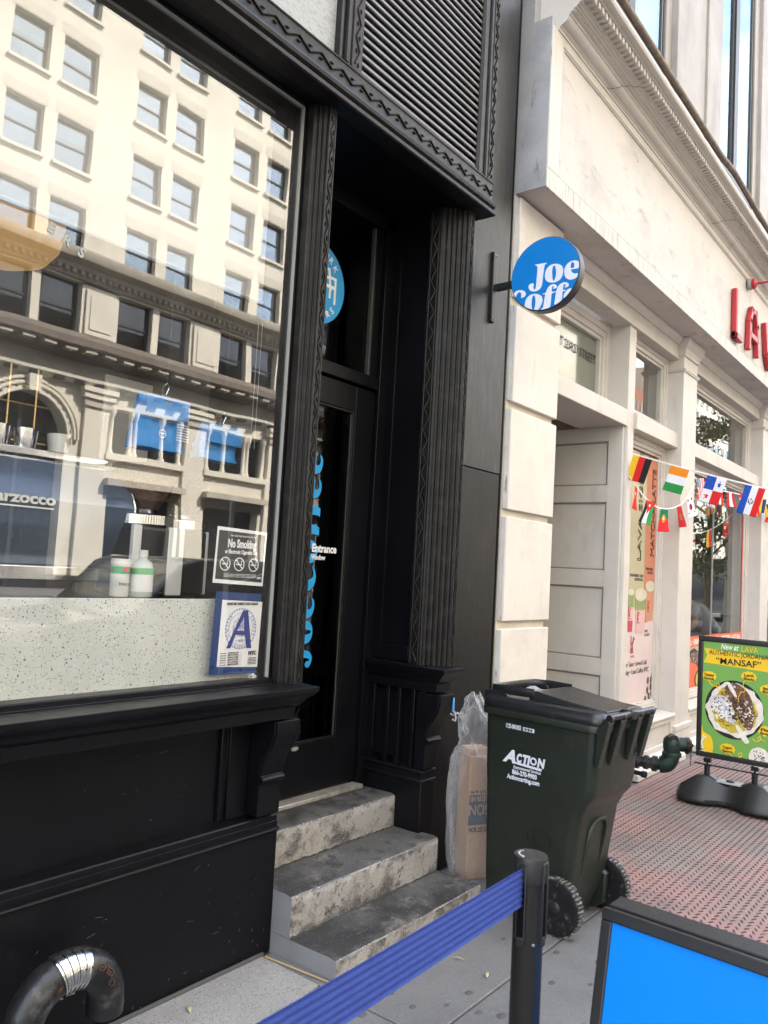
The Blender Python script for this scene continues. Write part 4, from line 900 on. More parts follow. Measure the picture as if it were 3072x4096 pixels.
# raised centre and the lifted hand grip at the wall end
cp=MB(BM)
cp.loft([[(-.15,-.30,1.005),(.15,-.30,1.005),(.15,-.30,1.014),(-.15,-.30,1.014)],[(-.165,-.1,1.010),(.165,-.1,1.010),(.165,-.1,1.034),(-.165,-.1,1.034)],[(-.175,.06,1.012),(.175,.06,1.012),(.17,.06,1.056),(-.17,.06,1.056)],[(-.175,.10,1.012),(.175,.10,1.012),(.17,.10,1.050),(-.17,.10,1.050)]])
cp.build('lid_ridge','lid',ld,.008,3,smooth=40)
MB(BM).tube([(-.175,.07,1.044),(-.195,.20,1.044),(-.19,.30,1.040),(-.12,.345,1.032),(0,.352,1.030),(.12,.345,1.032),(.19,.30,1.040),(.195,.20,1.044),(.175,.07,1.044)],.022,8,sq=.25).build('lid_grip','lid',ld,smooth=60)
for sx_ in (-1,1):
    MB(BM).prism([(.20,1.0),(.345,.985),(.345,1.030),(.22,1.040)],'x',sx_*.19-.008,sx_*.19+.008).build('grip_cheek','lid',ld,.003)
mb=MB(BM); mb.loft([[(-.13+.02*k,.10+.03*k,1.030+.008*math.sin(k*1.7)) ,(.0+.01*k,.09+.035*k,1.045+.006*math.cos(k*2)),(.02+.01*k,.12+.03*k,1.02)] for k in range(5)]); mb.build('plastic_scrap','film',ld)
rn=random.Random(3)
sc=[]
for k,(a,b,n) in enumerate(((-.10,-.02,3),(-.06,-.06,4),(.03,-.12,7))):
    for q in range(n):
        x0=a+.018*q; y0=b-.012*q; sc+=stroke([(x0,y0),(x0+rn.uniform(-.02,.03),y0+rn.uniform(.03,.05)),(x0+rn.uniform(.0,.05),y0+rn.uniform(-.01,.03))],.005)
print_shape('chalk_scrawl',[[(x,y) for x,y in p] for p in sc],(0,0,1.040),(1,0,.0),(0,1,.12),'lav',ld,pm=BM)
# handle bar with hinge and gussets
hb=MB(BM)
for a,b in ((-.215,-.022),(.022,.225)): hb.tube([(a,-.345,1.000),(b,-.345,1.000)],.015,12)
hb=hb.build('handle','lid',bn_,.001)
MB(BM).box(-.026,.026,-.364,-.30,.975,1.018).build('hinge_block','lid',hb,.008,3)
for sx_ in (-.205,-.085,.085,.205):
    MB(BM).prism([(-.30,.948),(-.362,.985),(-.362,1.004),(-.335,1.006),(-.30,.965)],'x',sx_-.010,sx_+.010).build('handle_lug','lid',hb,.003)
    MB(BM).prism([(-.286,.775),(-.292,.945),(-.348,.988),(-.352,.975),(-.300,.772)],'x',sx_-.021,sx_+.021).build('gusset','binb',bn_,.003)
# wheels and axle
AX=(-.125,.125)
MB(BM).tube([(-.235,AX[0],AX[1]),(.235,AX[0],AX[1])],.008,10).build('axle','brass',bn_)
def wheel(u,s):
    c=(u,AX[0],AX[1])
    w=MB(BM).lathe([(.085,-.022),(.112,-.025),(.120,-.022),(.124,-.012),(.124,.012),(.120,.022),(.112,.025),(.085,.022)],c,'x',40).build('wheel','rubber',bn_,smooth=40)
    tr=MB(BM)
    for k in range(44):
        a=2*math.pi*k/44; R=Matrix.Translation(c)@Matrix.Rotation(a,4,'X')
        sv=tr.M; tr.M=BM@R; off=.007 if k%2 else -.007
        tr.box(-.022+off*.5,.004+off,-.0045,.0045,.121,.128); tr.box(.007+off,.023+off*.2,-.0045,.0045,.120,.127); tr.M=sv
    tr.build('tread_block','tyre_dust',w,0,smooth=0)
    MB(BM).lathe([(.005,-.004),(.088,-.004),(.088,.004),(.005,.004)],(u+s*.004,c[1],c[2]),'x',32).build('rim_disc','blk',w,smooth=30)
    sp=MB(BM)
    for k in range(6):
        a=2*math.pi*k/6+.3; sv=sp.M; sp.M=BM@Matrix.Translation(c)@Matrix.Rotation(a,4,'X'); sp.box(s*.004,s*.017,-.007,.007,.02,.088); sp.M=sv
    sp.build('spoke','blk',w,.002)
    MB(BM).lathe([(.03,0),(.03,s*.024),(.02,s*.03),(.001,s*.031)],c,'x',20).build('hub','blk',w,.001)
wheel(-.226,-1); wheel(.226,1)
# lettering on the side
def bp(v,z):  # point on the bin's left side
    w=.36 if z<.02 else .385+(z-.16)*.0719
    return (-w/2-.0022, v, z)
TILT=(-.036,0,1)
def btxt(s,v,z,size,width=None,mat='lav',bold=0,shear=0,nm='bin_lettering'):
    return text(nm,s,size,bp(v,z),(0,-1,0),TILT,mat,bn_,width=width,bold=bold,shear=shear,pm=BM)
btxt('1125-0001853',.195,.868,.030,.085,bold=.0008)
p0=bp(.095,.868)
print_shape('barcode_label',[[(0,0),(.062,0),(.062,.018),(0,.018)]],p0,(0,-1,0),TILT,'lav',bn_,pm=BM)
print_shape('barcode_bar',[[(x,.003),(x+w_,.003),(x+w_,.015),(x,.015)] for x,w_ in ((.006,.003),(.012,.006),(.021,.003),(.027,.008),(.038,.004),(.045,.007))],(p0[0]-.0009,p0[1],p0[2]),(0,-1,0),TILT,'ink',bn_,pm=BM)
btxt('A',.200,.708,.080,.074,bold=.004,shear=.35); btxt('C',.130,.716,.056,.030,bold=.0032,shear=.2); btxt('TI',.098,.716,.056,.044,bold=.0032,shear=.2); btxt('N',.014,.716,.056,.044,bold=.0032,shear=.2)
q0=bp(.034,.736)
tri=ring(0,0,.0105,.0185,18)
for k in range(0):
    a=rad(90+120*k); b=rad(90+120*k+85)
    tri+=stroke([(.020*math.cos(a),.020*math.sin(a)),(.020*math.cos((a+b)/2)*.75,.020*math.sin((a+b)/2)*.75),(.020*math.cos(b),.020*math.sin(b))],.009)
print_shape('recycling_mark',tri,q0,(0,-1,0),TILT,'lav',bn_,pm=BM)
print_shape('logo_swoosh',[[(-.008,.012),(.03,-.002),(.165,-.008),(.168,.004),(.03,.008)]],bp(.155,.706),(0,-1,0),TILT,'lav',bn_,pm=BM)
btxt('Environmental Services',.146,.682,.021,.152,shear=.2,bold=.0003)
btxt('866-270-9900',.152,.655,.030,.138,bold=.0012); btxt('Actioncarting.com',.180,.629,.030,.182,bold=.001)
em=ring(0,0,.050,.054,28); em=[[(a*1.25,b*.8) for a,b in p] for p in em]
print_shape('moulded_mark',em,bp(0.0,.385),(0,-1,0),TILT,'binb',bn_,ext=.003,pm=BM)
text('moulded_mark','IPL',.050,bp(.042,.367),(0,-1,0),TILT,'binb',bn_,bold=.002,ext=.002,pm=BM)

# ================================================================ cardboard in a clear bag
cb=tag(empty('cardboard_box',(3.80,2.24,0)),'tall folded brown cardboard box inside the clear plastic bag','box')
CBM=T((3.812,2.225,0))@Matrix.Rotation(-.52,4,'Z')
MB(CBM).box(-.11,.11,-.065,.065,.004,.640).build('box_body','card',cb,.004)
MB(CBM).box(-.108,.02,-.05,.055,.64,.675).build('box_flap','card',cb,.003)
yb=-.0662
print_shape('printed_band',[[(-.11,.285),(.11,.285),(.11,.44),(-.11,.44)]],(0,yb,0),(1,0,0),(0,0,1),'navyink',cb,pm=CBM) if 'navyink' in MT else None
for s_,z,size,w,m in (('SERIE',.432,.036,.118,'card'),('SON',.388,.078,.118,'card'),('TOUT EST BON',.272,.034,.145,'ink'),('34 837.76 M  43.794',.462,.018,.15,'ink')):
    text('box_print',s_,size,(-.104+w,yb-.0012,z),(-1,0,0),(0,0,-1),m,cb,width=w,bold=.0005,pm=CBM)
bg_=MB(); rings=[]; rnd=random.Random(11)
prf=[(.004,.125,.105),(.05,.15,.115),(.15,.175,.125),(.28,.18,.13),(.42,.19,.135),(.55,.185,.13),(.64,.16,.115),(.69,.115,.085),(.72,.085,.07),(.76,.10,.075),(.82,.115,.08),(.87,.085,.06),(.90,.06,.045),(.93,.07,.03),(.965,.05,.012)]
N=40; ph=[rnd.uniform(0,6.28) for _ in range(9)]
for i,(z,a,b) in enumerate(prf):
    r_=[]
    for k in range(N):
        t=2*math.pi*k/N
        wv=1+.045*math.sin(5*t+ph[0]+z*9)+.035*math.sin(9*t+ph[1]-z*14)+(.05*math.sin(13*t+ph[2]+z*25) if z>.6 else .015*math.sin(13*t))
        cx_=3.775-.02*(z>.75)-.035*max(0,z-.62)*2; r_.append((cx_+a*wv*math.cos(t),2.245+b*wv*math.sin(t),z+.012*math.sin(3*t+ph[3])*(1 if z>.6 else .3)))
    rings.append(r_)
bg_.loft(rings,cap=False)
pb=bg_.build('plastic_bag','film',None,smooth=60,recalc=True)
ss_=pb.modifiers.new('subdiv','SUBSURF'); ss_.levels=2; ss_.render_levels=2
tx_=bpy.data.textures.new('crumple','CLOUDS'); tx_.noise_scale=.055; tx_.noise_depth=2
vg=pb.vertex_groups.new(name='upper'); 
for v_ in pb.data.vertices: vg.add([v_.index],max(.18,min(1,(v_.co.z-.50)/.2)),'REPLACE')
dm_=pb.modifiers.new('crumple','DISPLACE'); dm_.texture=tx_; dm_.strength=.045; dm_.mid_level=.5; dm_.vertex_group='upper'
tag(pb,'clear plastic bag with a crumpled twisted top between steps and bin','bag')

# ================================================================ belt barrier post
sp_=tag(empty('barrier_post',(1.525,.767,0)),'black retractable belt barrier post with a blue belt drawn to the left','barrier post')
PX,PYY=1.525,.767
MB().lathe([(.031,.012),(.031,.988)],(PX,PYY,0),'z',40).build('tube','post',sp_,smooth=40)
MB().lathe([(.0345,.985),(.0350,.99),(.0350,1.030),(.0335,1.034),(.001,1.0345)],(PX,PYY,0),'z',40).build('cap','blk',sp_,smooth=30)
MB().lathe([(.16,0),(.16,.008),(.15,.014),(.06,.022),(.035,.03),(.033,.04)],(PX,PYY,0),'z',40).build('base','blk',sp_,smooth=30)
for a in (180,0,-90):
    M_=T((PX,PYY,0))@Matrix.Rotation(rad(a),4,'Z')
    s=MB(M_); s.box(.026,.037,-.0105,-.0075,.875,1.022); s.box(.026,.037,.0075,.0105,.875,1.022); s.box(.026,.0365,-.0105,.0105,1.018,1.026); s.box(.026,.036,-.008,.008,.862,.880)
    s=s.build('belt_slot','blk',sp_,.002)
    MB(M_).box(.0295,.0320,-.0075,.0075,.880,1.018).build('slot_recess','dark',s,0)
MB().lathe([(.0035,0),(.0035,-.004),(.0005,-.0055)],(PX-.021,PYY-.0225,.868),'y',10).build('rivet','chrome',sp_,smooth=60)
bm_=MB(); npt=60; prof=[]
for k in range(25):
    z=.941+.0745*k/24; prof.append((z,.0011*math.cos(k/24*math.pi*2*6)))
rows=[]
for i in range(npt+1):
    x=PX-.029-1.95*i/npt; sag=-.010*math.sin(math.pi*i/npt); rows.append([(x,PYY-.006*math.sin(math.pi*i/npt)-e-.0008,z+sag+.004*i/npt) for z,e in prof]+[(x,PYY-.006*math.sin(math.pi*i/npt)-e+.0008,z+sag+.004*i/npt) for z,e in prof[::-1]])
bm_.loft(rows); bm_.build('belt','belt',sp_,smooth=60)
box('belt_end',PX-1.99,PX-1.94,PYY-.012,PYY+.006,.935,1.022,'blk',sp_,.003)
arc=MB()
tp=(PX,PYY,1.0347)
for i,ch in enumerate('QueuePole'):
    a=rad(190-12.5*i)-.35; r=.022; d=Vector((math.cos(a),math.sin(a),0)); xr=Vector((math.sin(a),-math.cos(a),0))
    text('cap_letter',ch,.0062,Vector(tp)+d*r-xr*.002,xr,d,'lav',sp_)

# ================================================================ blue pavement board, near
ab=tag(empty('pavement_board',(1.9,.55,0)),'plain bright blue pavement board in a black frame, closest to the camera','pavement board')
ZT=.90; A0=Vector((1.711,.686,ZT)); B0=Vector((1.530,-.02,ZT))
xdir=Vector((-.043,-.999,0)); xdir=(Vector((1.694,.353,ZT))-Vector((1.711,.686,ZT))).normalized()
nrm=Vector((-xdir.y*-1,xdir.x*-1,0)); nrm=Vector((0,0,1)).cross(xdir).normalized()   # points towards -X side
if nrm.x>0: nrm=-nrm
upd=(Vector((0,0,1))-nrm*.20).normalized()
AM=frame_m(A0,xdir,upd)   # a: along the top edge, b: up the leaning face
fr=MB(AM)
Wd,Hd,fwid=.66,.93,.0245
for a in ((0,Wd,-fwid,0),(0,fwid,-Hd,-fwid),(Wd-fwid,Wd,-Hd,-fwid),(fwid,Wd-fwid,-Hd,-Hd+fwid)): fr.box(a[0],a[1],a[2],a[3],-.022,.0)
fr.build('board_frame','frame',ab,.003)
MB(AM).box(fwid-.002,Wd-fwid+.002,-Hd+fwid,-fwid+.002,-.012,-.006).build('board_face','ablue',ab,0)
AM2=frame_m(A0-nrm*.090,xdir,(Vector((0,0,1))+nrm*.20).normalized())
fr=MB(AM2)
for a in ((0,Wd,-fwid,0),(0,fwid,-Hd,-fwid),(Wd-fwid,Wd,-Hd,-fwid),(fwid,Wd-fwid,-Hd,-Hd+fwid)): fr.box(a[0],a[1],a[2],a[3],0,.022)
fr.build('board_frame','frame',ab,.003)
MB(AM2).box(fwid-.002,Wd-fwid+.002,-Hd+fwid,-fwid+.002,.006,.012).build('board_face','ablue',ab,0)
MB(frame_m(A0,xdir,-nrm)).box(.002,Wd-.002,.026,.088,-.008,-.001).build('top_hinge','frame',ab,.003)

# ================================================================ tall menu board on a weighted base
tb=tag(empty('menu_board',(6.35,1.6,0)),'tall green menu board in a black frame on a weighted black base','menu board')
TX=6.35
def g(x,y): return ((x-315)*.000611, -(y-125)*.000667+(x-315)*.000065)
TM=frame_m((TX,1.8155,1.190),(0,-1,0),(0,0,1))
PW,PH=.545,.825
mb=MB(TM)
for a in ((-.038,PW+.038,0,.040),(-.038,PW+.038,-PH-.040,-PH),(-.038,0,-PH,0),(PW,PW+.038,-PH,0)): mb.box(a[0],a[1],a[2],a[3],-.034,.010)
mb.build('board_frame','blk',tb,.009,3)
def tp_(nm,polys,mat,lvl): return print_shape(nm,polys,(TX,1.8155,1.190),(0,-1,0),(0,0,1),mat,tb,ext=.0004+.0004*lvl)
def tt(s,x,y,size,w=None,mat='ink',bold=0,shear=0,lvl=9,rot=0):
    a,b=g(x,y); return text('menu_lettering',s,size,(TX-.0004-.0004*lvl,1.8155-a,1.190+b),(0,-1,0),(0,0,1),mat,tb,width=w,bold=bold,shear=shear,ext=.0003)
tp_('poster_sheet',[[(0,-PH),(PW,-PH),(PW,0),(0,0)]],'pgrn',0)
tp_('yellow_ribbon',[[g(320,200),g(1200,345),g(1200,490),g(320,365),g(362,282)]],'ylw',1)
tp_('corner_blob',[smoothp([g(270,1045),g(300,1050),g(325,1090),(g(335,1150)),g(380,1165),g(430,1190),g(455,1260),g(460,1330),g(445,1400),g(430,1430),(0,-PH+.001),(0,-.62)],2)],'ylw',1)
tt('New at',520,215,.060,.125,'white',.001,.25); tt('LAVA',755,248,.062,.115,'ylw')
tt('AUTHENTIC JORDANIAN',385,272,.048,.445,'ink',.0002); tt('“MANSAF”',465,376,.066,.315,'ink',.0008)
def blobby(cx_,cy_,w,h,n=11):
    p=[]
    for k in range(n*4):
        t=2*math.pi*k/(n*4); r=1+.07*math.cos(n*t); p.append((cx_+w*r*math.cos(t),cy_+h*r*math.sin(t)))
    return p
for (x,y,l1,l2) in ((390,520,'Toasted','Almonds'),(850,520,'Lamb','Shanks'),(1065,660,'Basmati','Rice'),(625,1318,'Yogurt','Sauce'),(1050,1105,'Flat','Bread')):
    a,b=g(x,y); tp_('callout',[blobby(a,b,.054,.036)],'ylw',1)
    tt(l1,x-55,y-5,.027,.068,bold=.0007); tt(l2,x-60,y+34,.027,.074,bold=.0007)
cx_,cy_=g(690,890)
tp_('printed_pan',[circ(cx_,cy_,.207,48,.215)],'ink',1)
rn=random.Random(5)
tp_('printed_bread',[smoothp([(cx_+(.197+rn.uniform(-.02,.016))*math.cos(rad(12*k)),cy_+(.20+rn.uniform(-.02,.02))*math.sin(rad(12*k))) for k in range(30)],1)],'paperp',2)
tp_('printed_rice',[smoothp([(cx_+(.168+rn.uniform(-.02,.014))*math.cos(rad(12*k)),cy_+(.168+rn.uniform(-.02,.015))*math.sin(rad(12*k))) for k in range(30)],1)],'rice',3)
tp_('printed_meat',[smoothp([g(600,600),g(720,590),g(860,700),g(930,900),g(905,1100),g(830,1110),g(740,980),g(620,760),g(560,690)],2)],'meat',4)
tp_('printed_lamb',[smoothp([g(395,760),g(470,730),g(600,740),g(680,870),g(725,1040),g(680,1050),g(560,980),g(480,900),g(400,830)],2)],'yog',5)
def specks(nm,mat,n,cx0,cy0,rx,ry,s0,s1,lvl):
    ps_=[]
    for k in range(n):
        t=rn.uniform(0,6.28); q=rn.uniform(0,1)**.5; r0_=rn.uniform(s0,s1); a_=rn.uniform(0,3); ca,sa=math.cos(a_),math.sin(a_)
        ps_.append([(cx0+rx*q*math.cos(t)+ca*u_-sa*v_,cy0+ry*q*math.sin(t)+sa*u_+ca*v_) for u_,v_ in ((-r0_*1.7,0),(-r0_*.4,r0_*.8),(r0_*1.5,r0_*.3),(r0_*.6,-r0_*.8))])
    tp_(nm,ps_,mat,lvl)
MT['nutb']=flat('print_nut_brown',(.24,.11,.045)); MT['dkb']=flat('print_dark_brown',(.05,.028,.02))
specks('printed_almond','nutb',60,cx_,cy_,.155,.155,.004,.011,4)
q_=g(760,900); specks('printed_sauce','dkb',50,q_[0],q_[1],.075,.12,.004,.013,6)
q_=g(560,880); specks('printed_yogurt','white',40,q_[0],q_[1],.075,.085,.004,.012,6); specks('printed_char','dkb',26,q_[0],q_[1],.08,.09,.002,.007,7)
q_=g(820,950); specks('printed_gloss','paperp',26,q_[0],q_[1],.06,.10,.003,.009,7)
specks('printed_parsley','pgrn',24,cx_,cy_,.15,.15,.003,.006,6)
tp_('printed_bone',[smoothp([g(700,1060),g(740,1045),g(875,1225),g(860,1250),g(810,1250)],1),smoothp([g(590,600),g(640,580),g(735,760),g(715,775)],1)],'paperp',6)
a,b=g(985,1395); tp_('printed_bowl',[circ(a,b,.071,36,.075)],'paperp',2); tp_('printed_herb',[circ(a+rn.uniform(-.04,.04),b+rn.uniform(-.035,.045),.005,6) for _ in range(26)],'ink',3)
def curl(pts): return stroke([g(*p) for p in pts],.0045)
tp_('callout_line',curl([(390,575),(410,610),(450,632),(500,640),(518,615),(498,600),(478,620),(490,655),(540,680),(590,672)])+curl([(800,570),(785,620),(815,660),(800,690),(765,690),(740,740),(738,800)])+curl([(650,1370),(690,1405),(750,1410),(795,1385),(785,1352),(755,1362),(765,1410),(820,1432),(880,1428),(910,1410)])+curl([(1045,1215),(1000,1200),(985,1165),(960,1180),(985,1215),(940,1220),(905,1190)]),'ylw',8)
lava_logo((TX-.003,1.8155-g(270,1325)[0],1.190+g(270,1325)[1]),(0,-1,0),(0,0,1),.105,'white',tb)
# metal strip, springs, moulded base
MB().box(TX-.018,TX+.012,1.16,1.86,.268,.276).build('support_strip','iron',tb,.002)
for y in (1.765,1.432):
    MB().lathe([(r_,z) for k in range(13) for r_,z in ((.021,.196+.006*k),(.024,.199+.006*k))],(TX-.003,y,0),'z',16).build('spring','blk',tb,smooth=60)
    MB().lathe([(.007,0),(.007,.01)],(TX-.003,y,.276),'z',6).build('bolt','iron',tb)
    box('spring_clip',TX-.02,TX+.016,y-.025,y+.025,.290,.320,'iron',tb,.002)
def bsec(y,hw,h,sh): return [(TX-hw,y,.015),(TX-hw,y,.05),(TX-hw*sh,y,h),(TX+hw*sh,y,h),(TX+hw,y,.05),(TX+hw,y,.015)]
MB().loft([bsec(1.965,.08,.08,.6),bsec(1.935,.16,.12,.5),bsec(1.83,.195,.195,.28),bsec(1.74,.185,.205,.25),bsec(1.66,.12,.165,.45),bsec(1.60,.105,.150,.55),bsec(1.54,.12,.165,.45),bsec(1.46,.185,.205,.25),bsec(1.37,.195,.195,.28),bsec(1.265,.16,.12,.5),bsec(1.235,.08,.08,.6)]).build('weighted_base','blk',tb,.014,3,smooth=25)
MB().add([(TX-.055,1.70,.175),(TX-.055,1.50,.175),(TX+.05,1.50,.178),(TX+.05,1.70,.178),(TX-.055,1.70,.165),(TX-.055,1.50,.165),(TX+.05,1.50,.165),(TX+.05,1.70,.165)],[(0,1,2,3),(7,6,5,4),(0,4,5,1),(1,5,6,2),(2,6,7,3),(3,7,4,0)]).build('base_insert','gasket',tb,.003)
MB().lathe([(.03,0),(.03,.006),(.02,.012),(.001,.012)],(TX,1.60,.176),'z',16).build('filler_cap','blk',tb,.001)
for y in (1.33,1.45): MB().lathe([(.035,-.012),(.035,.012)],(TX-.175,1.262,.038),'y',18).build('base_wheel','blk',tb,.004) if y<1.4 else None

# ================================================================ gooseneck vent pipe
gp=tag(empty('vent_pipe',(1.4,2.24,0)),'black cast iron gooseneck vent pipe with a steel clamp band at the wall foot','vent pipe')
xa,xb,yc,rr_=1.288,1.560,2.235,.0575
pts=[(xa,yc,-.02),(xa,yc,.10),(xa,yc,.16)]
zc=.212; R=(xb-xa)/2; xm=(xa+xb)/2
for k in range(1,16): 
    t=math.pi-math.pi*k/16; pts.append((xm+R*math.cos(t),yc,zc+R*.92*math.sin(t)))
pts+= [(xb,yc,.192),(xb,yc+.003,.168)]
MB().tube(pts,rr_,28).build('pipe','iron2',gp,smooth=60)
MB().lathe([(.040,0),(.052,-.001)],(xb,yc+.003,.1675),'z',24,cap=True).build('pipe_mouth','dark',gp)
cb_=MB(); 
def arcpt(k): t=math.pi-math.pi*k/16; return Vector((xm+R*math.cos(t),yc,zc+R*.92*math.sin(t)))
band=[arcpt(6.3+.35*i) for i in range(10)]
bnd=MB().tube(band,.0605,32).build('clamp_band','steelb',gp,smooth=60)
for k in (6.35,7.1,7.85,8.6,9.35):
    MB().tube([arcpt(k-.10),arcpt(k+.10)],.0632,32).build('clamp_ring','chrome',bnd,smooth=60)
    MB().tube([arcpt(k+.12),arcpt(k+.24)],.0609,32).build('clamp_groove','blk',bnd,smooth=60) if k<9 else None
rn=random.Random(2)
for k in (6.7,7.5,8.2,9.0):
    c=arcpt(k); d=(c-Vector((xm,yc,zc))).normalized()
    MB(frame_m(c-d*.066,(0,1,0),d)).box(-.008,.016,-.007,.007,-.01,.01).build('clamp_screw','alu',bnd,.002)
def on_pipe(k,ang,r=.0588):
    c=arcpt(k); tg=(arcpt(k+.3)-arcpt(k-.3)).normalized(); d=(c-Vector((xm,yc,zc))).normalized(); b=tg.cross(d)
    s_=Vector((0,-1,0))*math.cos(ang)+d*math.sin(ang); return c+s_*r,tg,s_
for i,ch in enumerate('CHARLOTTE®'):
    p,tg,s_=on_pipe(1.3+.36*i,-.1); text('cast_letter',ch,.017,p,tg,s_.cross(tg),'iron2',gp,bold=.0006,ext=.0018)
for i,ch in enumerate('USA'):
    p,tg,s_=on_pipe(5.3+.24*i,-.1); text('cast_letter',ch,.012,p,tg,s_.cross(tg),'rust',gp,ext=.0014)
for (k,an,s0) in ((10.6,.35,'NSF'),(11.9,.3,'CISPI'),(13.0,.0,'S')):
    p,tg,s_=on_pipe(k,an,.059); M_=frame_m(p,tg,s_.cross(tg)); 
    mb=MB(M_); 
    for q in ([[(a*1.4,b) for a,b in pq] for pq in ring(0,0,.008,.0098,18)] if s0!='CISPI' else [stq for stq in stroke([(-.013,-.008),(.013,-.008),(.013,.008),(-.013,.008),(-.013,-.008)],.002)]): mb.prism(q,'z',0,.0016)
    mb.build('cast_mark','rust',gp,smooth=0)
    text('cast_letter',s0,.009 if s0!='CISPI' else .006,p-tg*.008-s_.cross(tg)*.003,tg,s_.cross(tg),'rust',gp,ext=.0012)

# ================================================================ green fire hose connection
fc=tag(empty('fire_connection',(6.3,2.1,0)),'green and bronze fire hose connection pipe at the foot of the cream wall','fire hose connection')
dv=Vector((.10,-.35,0)).normalized()
P0=Vector((6.32,2.34,.205)); P1=Vector((6.345,2.12,.205)); P2=Vector((6.30,2.02,.215))
MB().tube([P0,P1],.043,20).build('wall_pipe','iron2',fc,smooth=40)
for q,r_ in ((.03,.060),(.10,.054),(.165,.060)):
    MB().tube([P0+(P1-P0).normalized()*q,P0+(P1-P0).normalized()*(q+.035)],r_,8 if q==.14 else 24).build('flange','iron2',fc,.003)
eb=[P1]; 
for k in range(9):
    t=math.pi/2*k/8; eb.append(P1+dv*(.085*math.sin(t))+Vector((0,0,.10*(1-math.cos(t)))))
MB().tube(eb,lambda t:.058+.010*math.sin(math.pi*t),24).build('elbow','green',fc,smooth=60)
C0=P1+dv*.085+Vector((0,0,.085))
MB().lathe([(.072,-.010),(.072,.018),(.066,.022)],C0,'z',24).build('collar','green',fc,.003)
MB().lathe([(.060,.0),(.065,.025),(.068,.065),(.063,.102),(.042,.124),(.001,.128)],C0+Vector((0,0,.02)),'z',24).build('head','green',fc,smooth=50)
hd=Vector((.55,-.83,0)).normalized(); H0=C0+Vector((0,0,.083))
MB().tube([H0,H0+hd*.105],.054,24).build('outlet','green',fc,smooth=40)
cp_=MB().tube([H0+hd*.10,H0+hd*.130],.058,24).build('cap','bronze',fc,.003)
MB().tube([H0+hd*.130,H0+hd*.143],.043,24).build('cap_face','bronze',cp_,.002)
MB().tube([H0+hd*.143,H0+hd*.160],.013,8).build('cap_nut','bronze',cp_,.002)
for a in (60,180,300):
    M_=T(H0+hd*.115)@Matrix.Rotation(rad(a),4,hd)
    MB(M_).box(-.012,.012,-.012,.012,.054,.068).build('cap_lug','bronze',cp_,.003)
rd=Vector((hd.y,-hd.x,0)); H1=H0+Vector((0,0,.045))
MB().tube([H1-rd*.02,H1+rd*.06-Vector((0,0,.0))],.035,16).build('valve_stub','iron2',fc,.004)
for k in range(9):
    c=H0+hd*.143+Vector((0,0,-.03-.014*k))+rd*.002*math.sin(k*2)
    MB(T(c)@Matrix.Rotation(rad(90*(k%2)),4,'Z')).tube([(.006*math.cos(t*math.pi/5),0,.009*math.sin(t*math.pi/5)) for t in range(10)],.0018,5,closed=True).build('chain_link','bronze',cp_)
MB().tube([(6.16,2.40,.165),(6.10,2.22,.165),(6.09,2.15,.165)],.018,10).build('drain_pipe','iron2',fc,smooth=60)
MB().tube([(6.09,2.165,.165),(6.085,2.135,.165)],.026,8).build('drain_cap','iron2',fc,.002)
# ================================================================ strings of flags
FLAGM=['f_wht','f_red','f_blk','f_yel','f_grn','f_blu','f_org','f_dgr','f_mar','f_lbl','f_nav']
FI={k:i for i,k in enumerate(FLAGM)}
def flag(root, p, along, w, h, lean, paint, label, seed, curl=.0, out=(0,-1,0)):
    """p = top corner on the cord, along = cord direction; paint(u,v)->material key, u along cord 0..1, v down 0..1"""
    p=Vector(p); al=Vector(along).normalized(); ou=Vector(out); dn=(Vector((0,0,-1))+al*lean).normalized(); nx,ny=24,24; rnd=random.Random(seed); a,b=rnd.uniform(0,6),rnd.uniform(2,4)
    vs=[]; fs=[]; ms=[]
    for j in range(ny+1):
        for i in range(nx+1):
            u,v=i/nx,j/ny
            d=.010*math.sin(a+b*u+2.2*v)*v+curl*v*v*(u-.3)
            vs.append(p+al*(w*u*(1-.25*abs(curl)*v))+dn*(h*v)+ou*d)
    for j in range(ny):
        for i in range(nx):
            k=j*(nx+1)+i; fs.append((k,k+1,k+nx+2,k+nx+1)); ms.append(FI[paint((i+.5)/nx,(j+.5)/ny)])
    mb=MB(); mb.add(vs,fs); mb.m=ms
    o=mb.build('flag',FLAGM,root,smooth=60,recalc=False); o['label']=label
    md=o.modifiers.new('cloth_thickness','SOLIDIFY'); md.thickness=.0012
    return o
def star(u,v,cu,cv,r,n=5):
    du,dv_=u-cu,v-cv; R=math.hypot(du,dv_)
    if R>r: return False
    t=math.atan2(du,-dv_); k=math.pi*2/n; t=(t+math.pi*2)%k; 
    return R< r*(.45/(.45+.55*(1-abs(t/k-.5)*2))) 
def bands(axis,*cols):
    return lambda u,v: cols[min(int((u if axis=='u' else v)*len(cols)),len(cols)-1)]
def panama(u,v):
    if u<.5 and v<.5: return 'f_blu'
    if u>=.5 and v>=.5: return 'f_red'
    if u>=.5: return 'f_blu' if star(u,v,.73,.26,.13) else 'f_wht'
    return 'f_red' if star(u,v,.26,.76,.13) else 'f_wht'
def paraguay(u,v):
    r=math.hypot((u-.5),(v-.52)*1.4)
    if r<.125: return 'f_blk' if .085<r else ('f_wht' if r>.05 else 'f_lbl')
    return ('f_blu','f_wht','f_red')[min(int(u*3),2)]
def jordan(u,v):
    if v<.55 and abs(u-.5)<(.55-v)*.9:
        return 'f_wht' if star(u,v*1.3,.5,.24,.13,7) else 'f_red'
    return ('f_blk','f_wht','f_grn')[min(int(u*3),2)]
def portugal(u,v):
    r=math.hypot(u-.5,(v-.42)*1.2)
    if r<.20: return 'f_yel' if r>.14 else ('f_red' if r>.09 else 'f_wht')
    return 'f_dgr' if v<.4 else 'f_red'
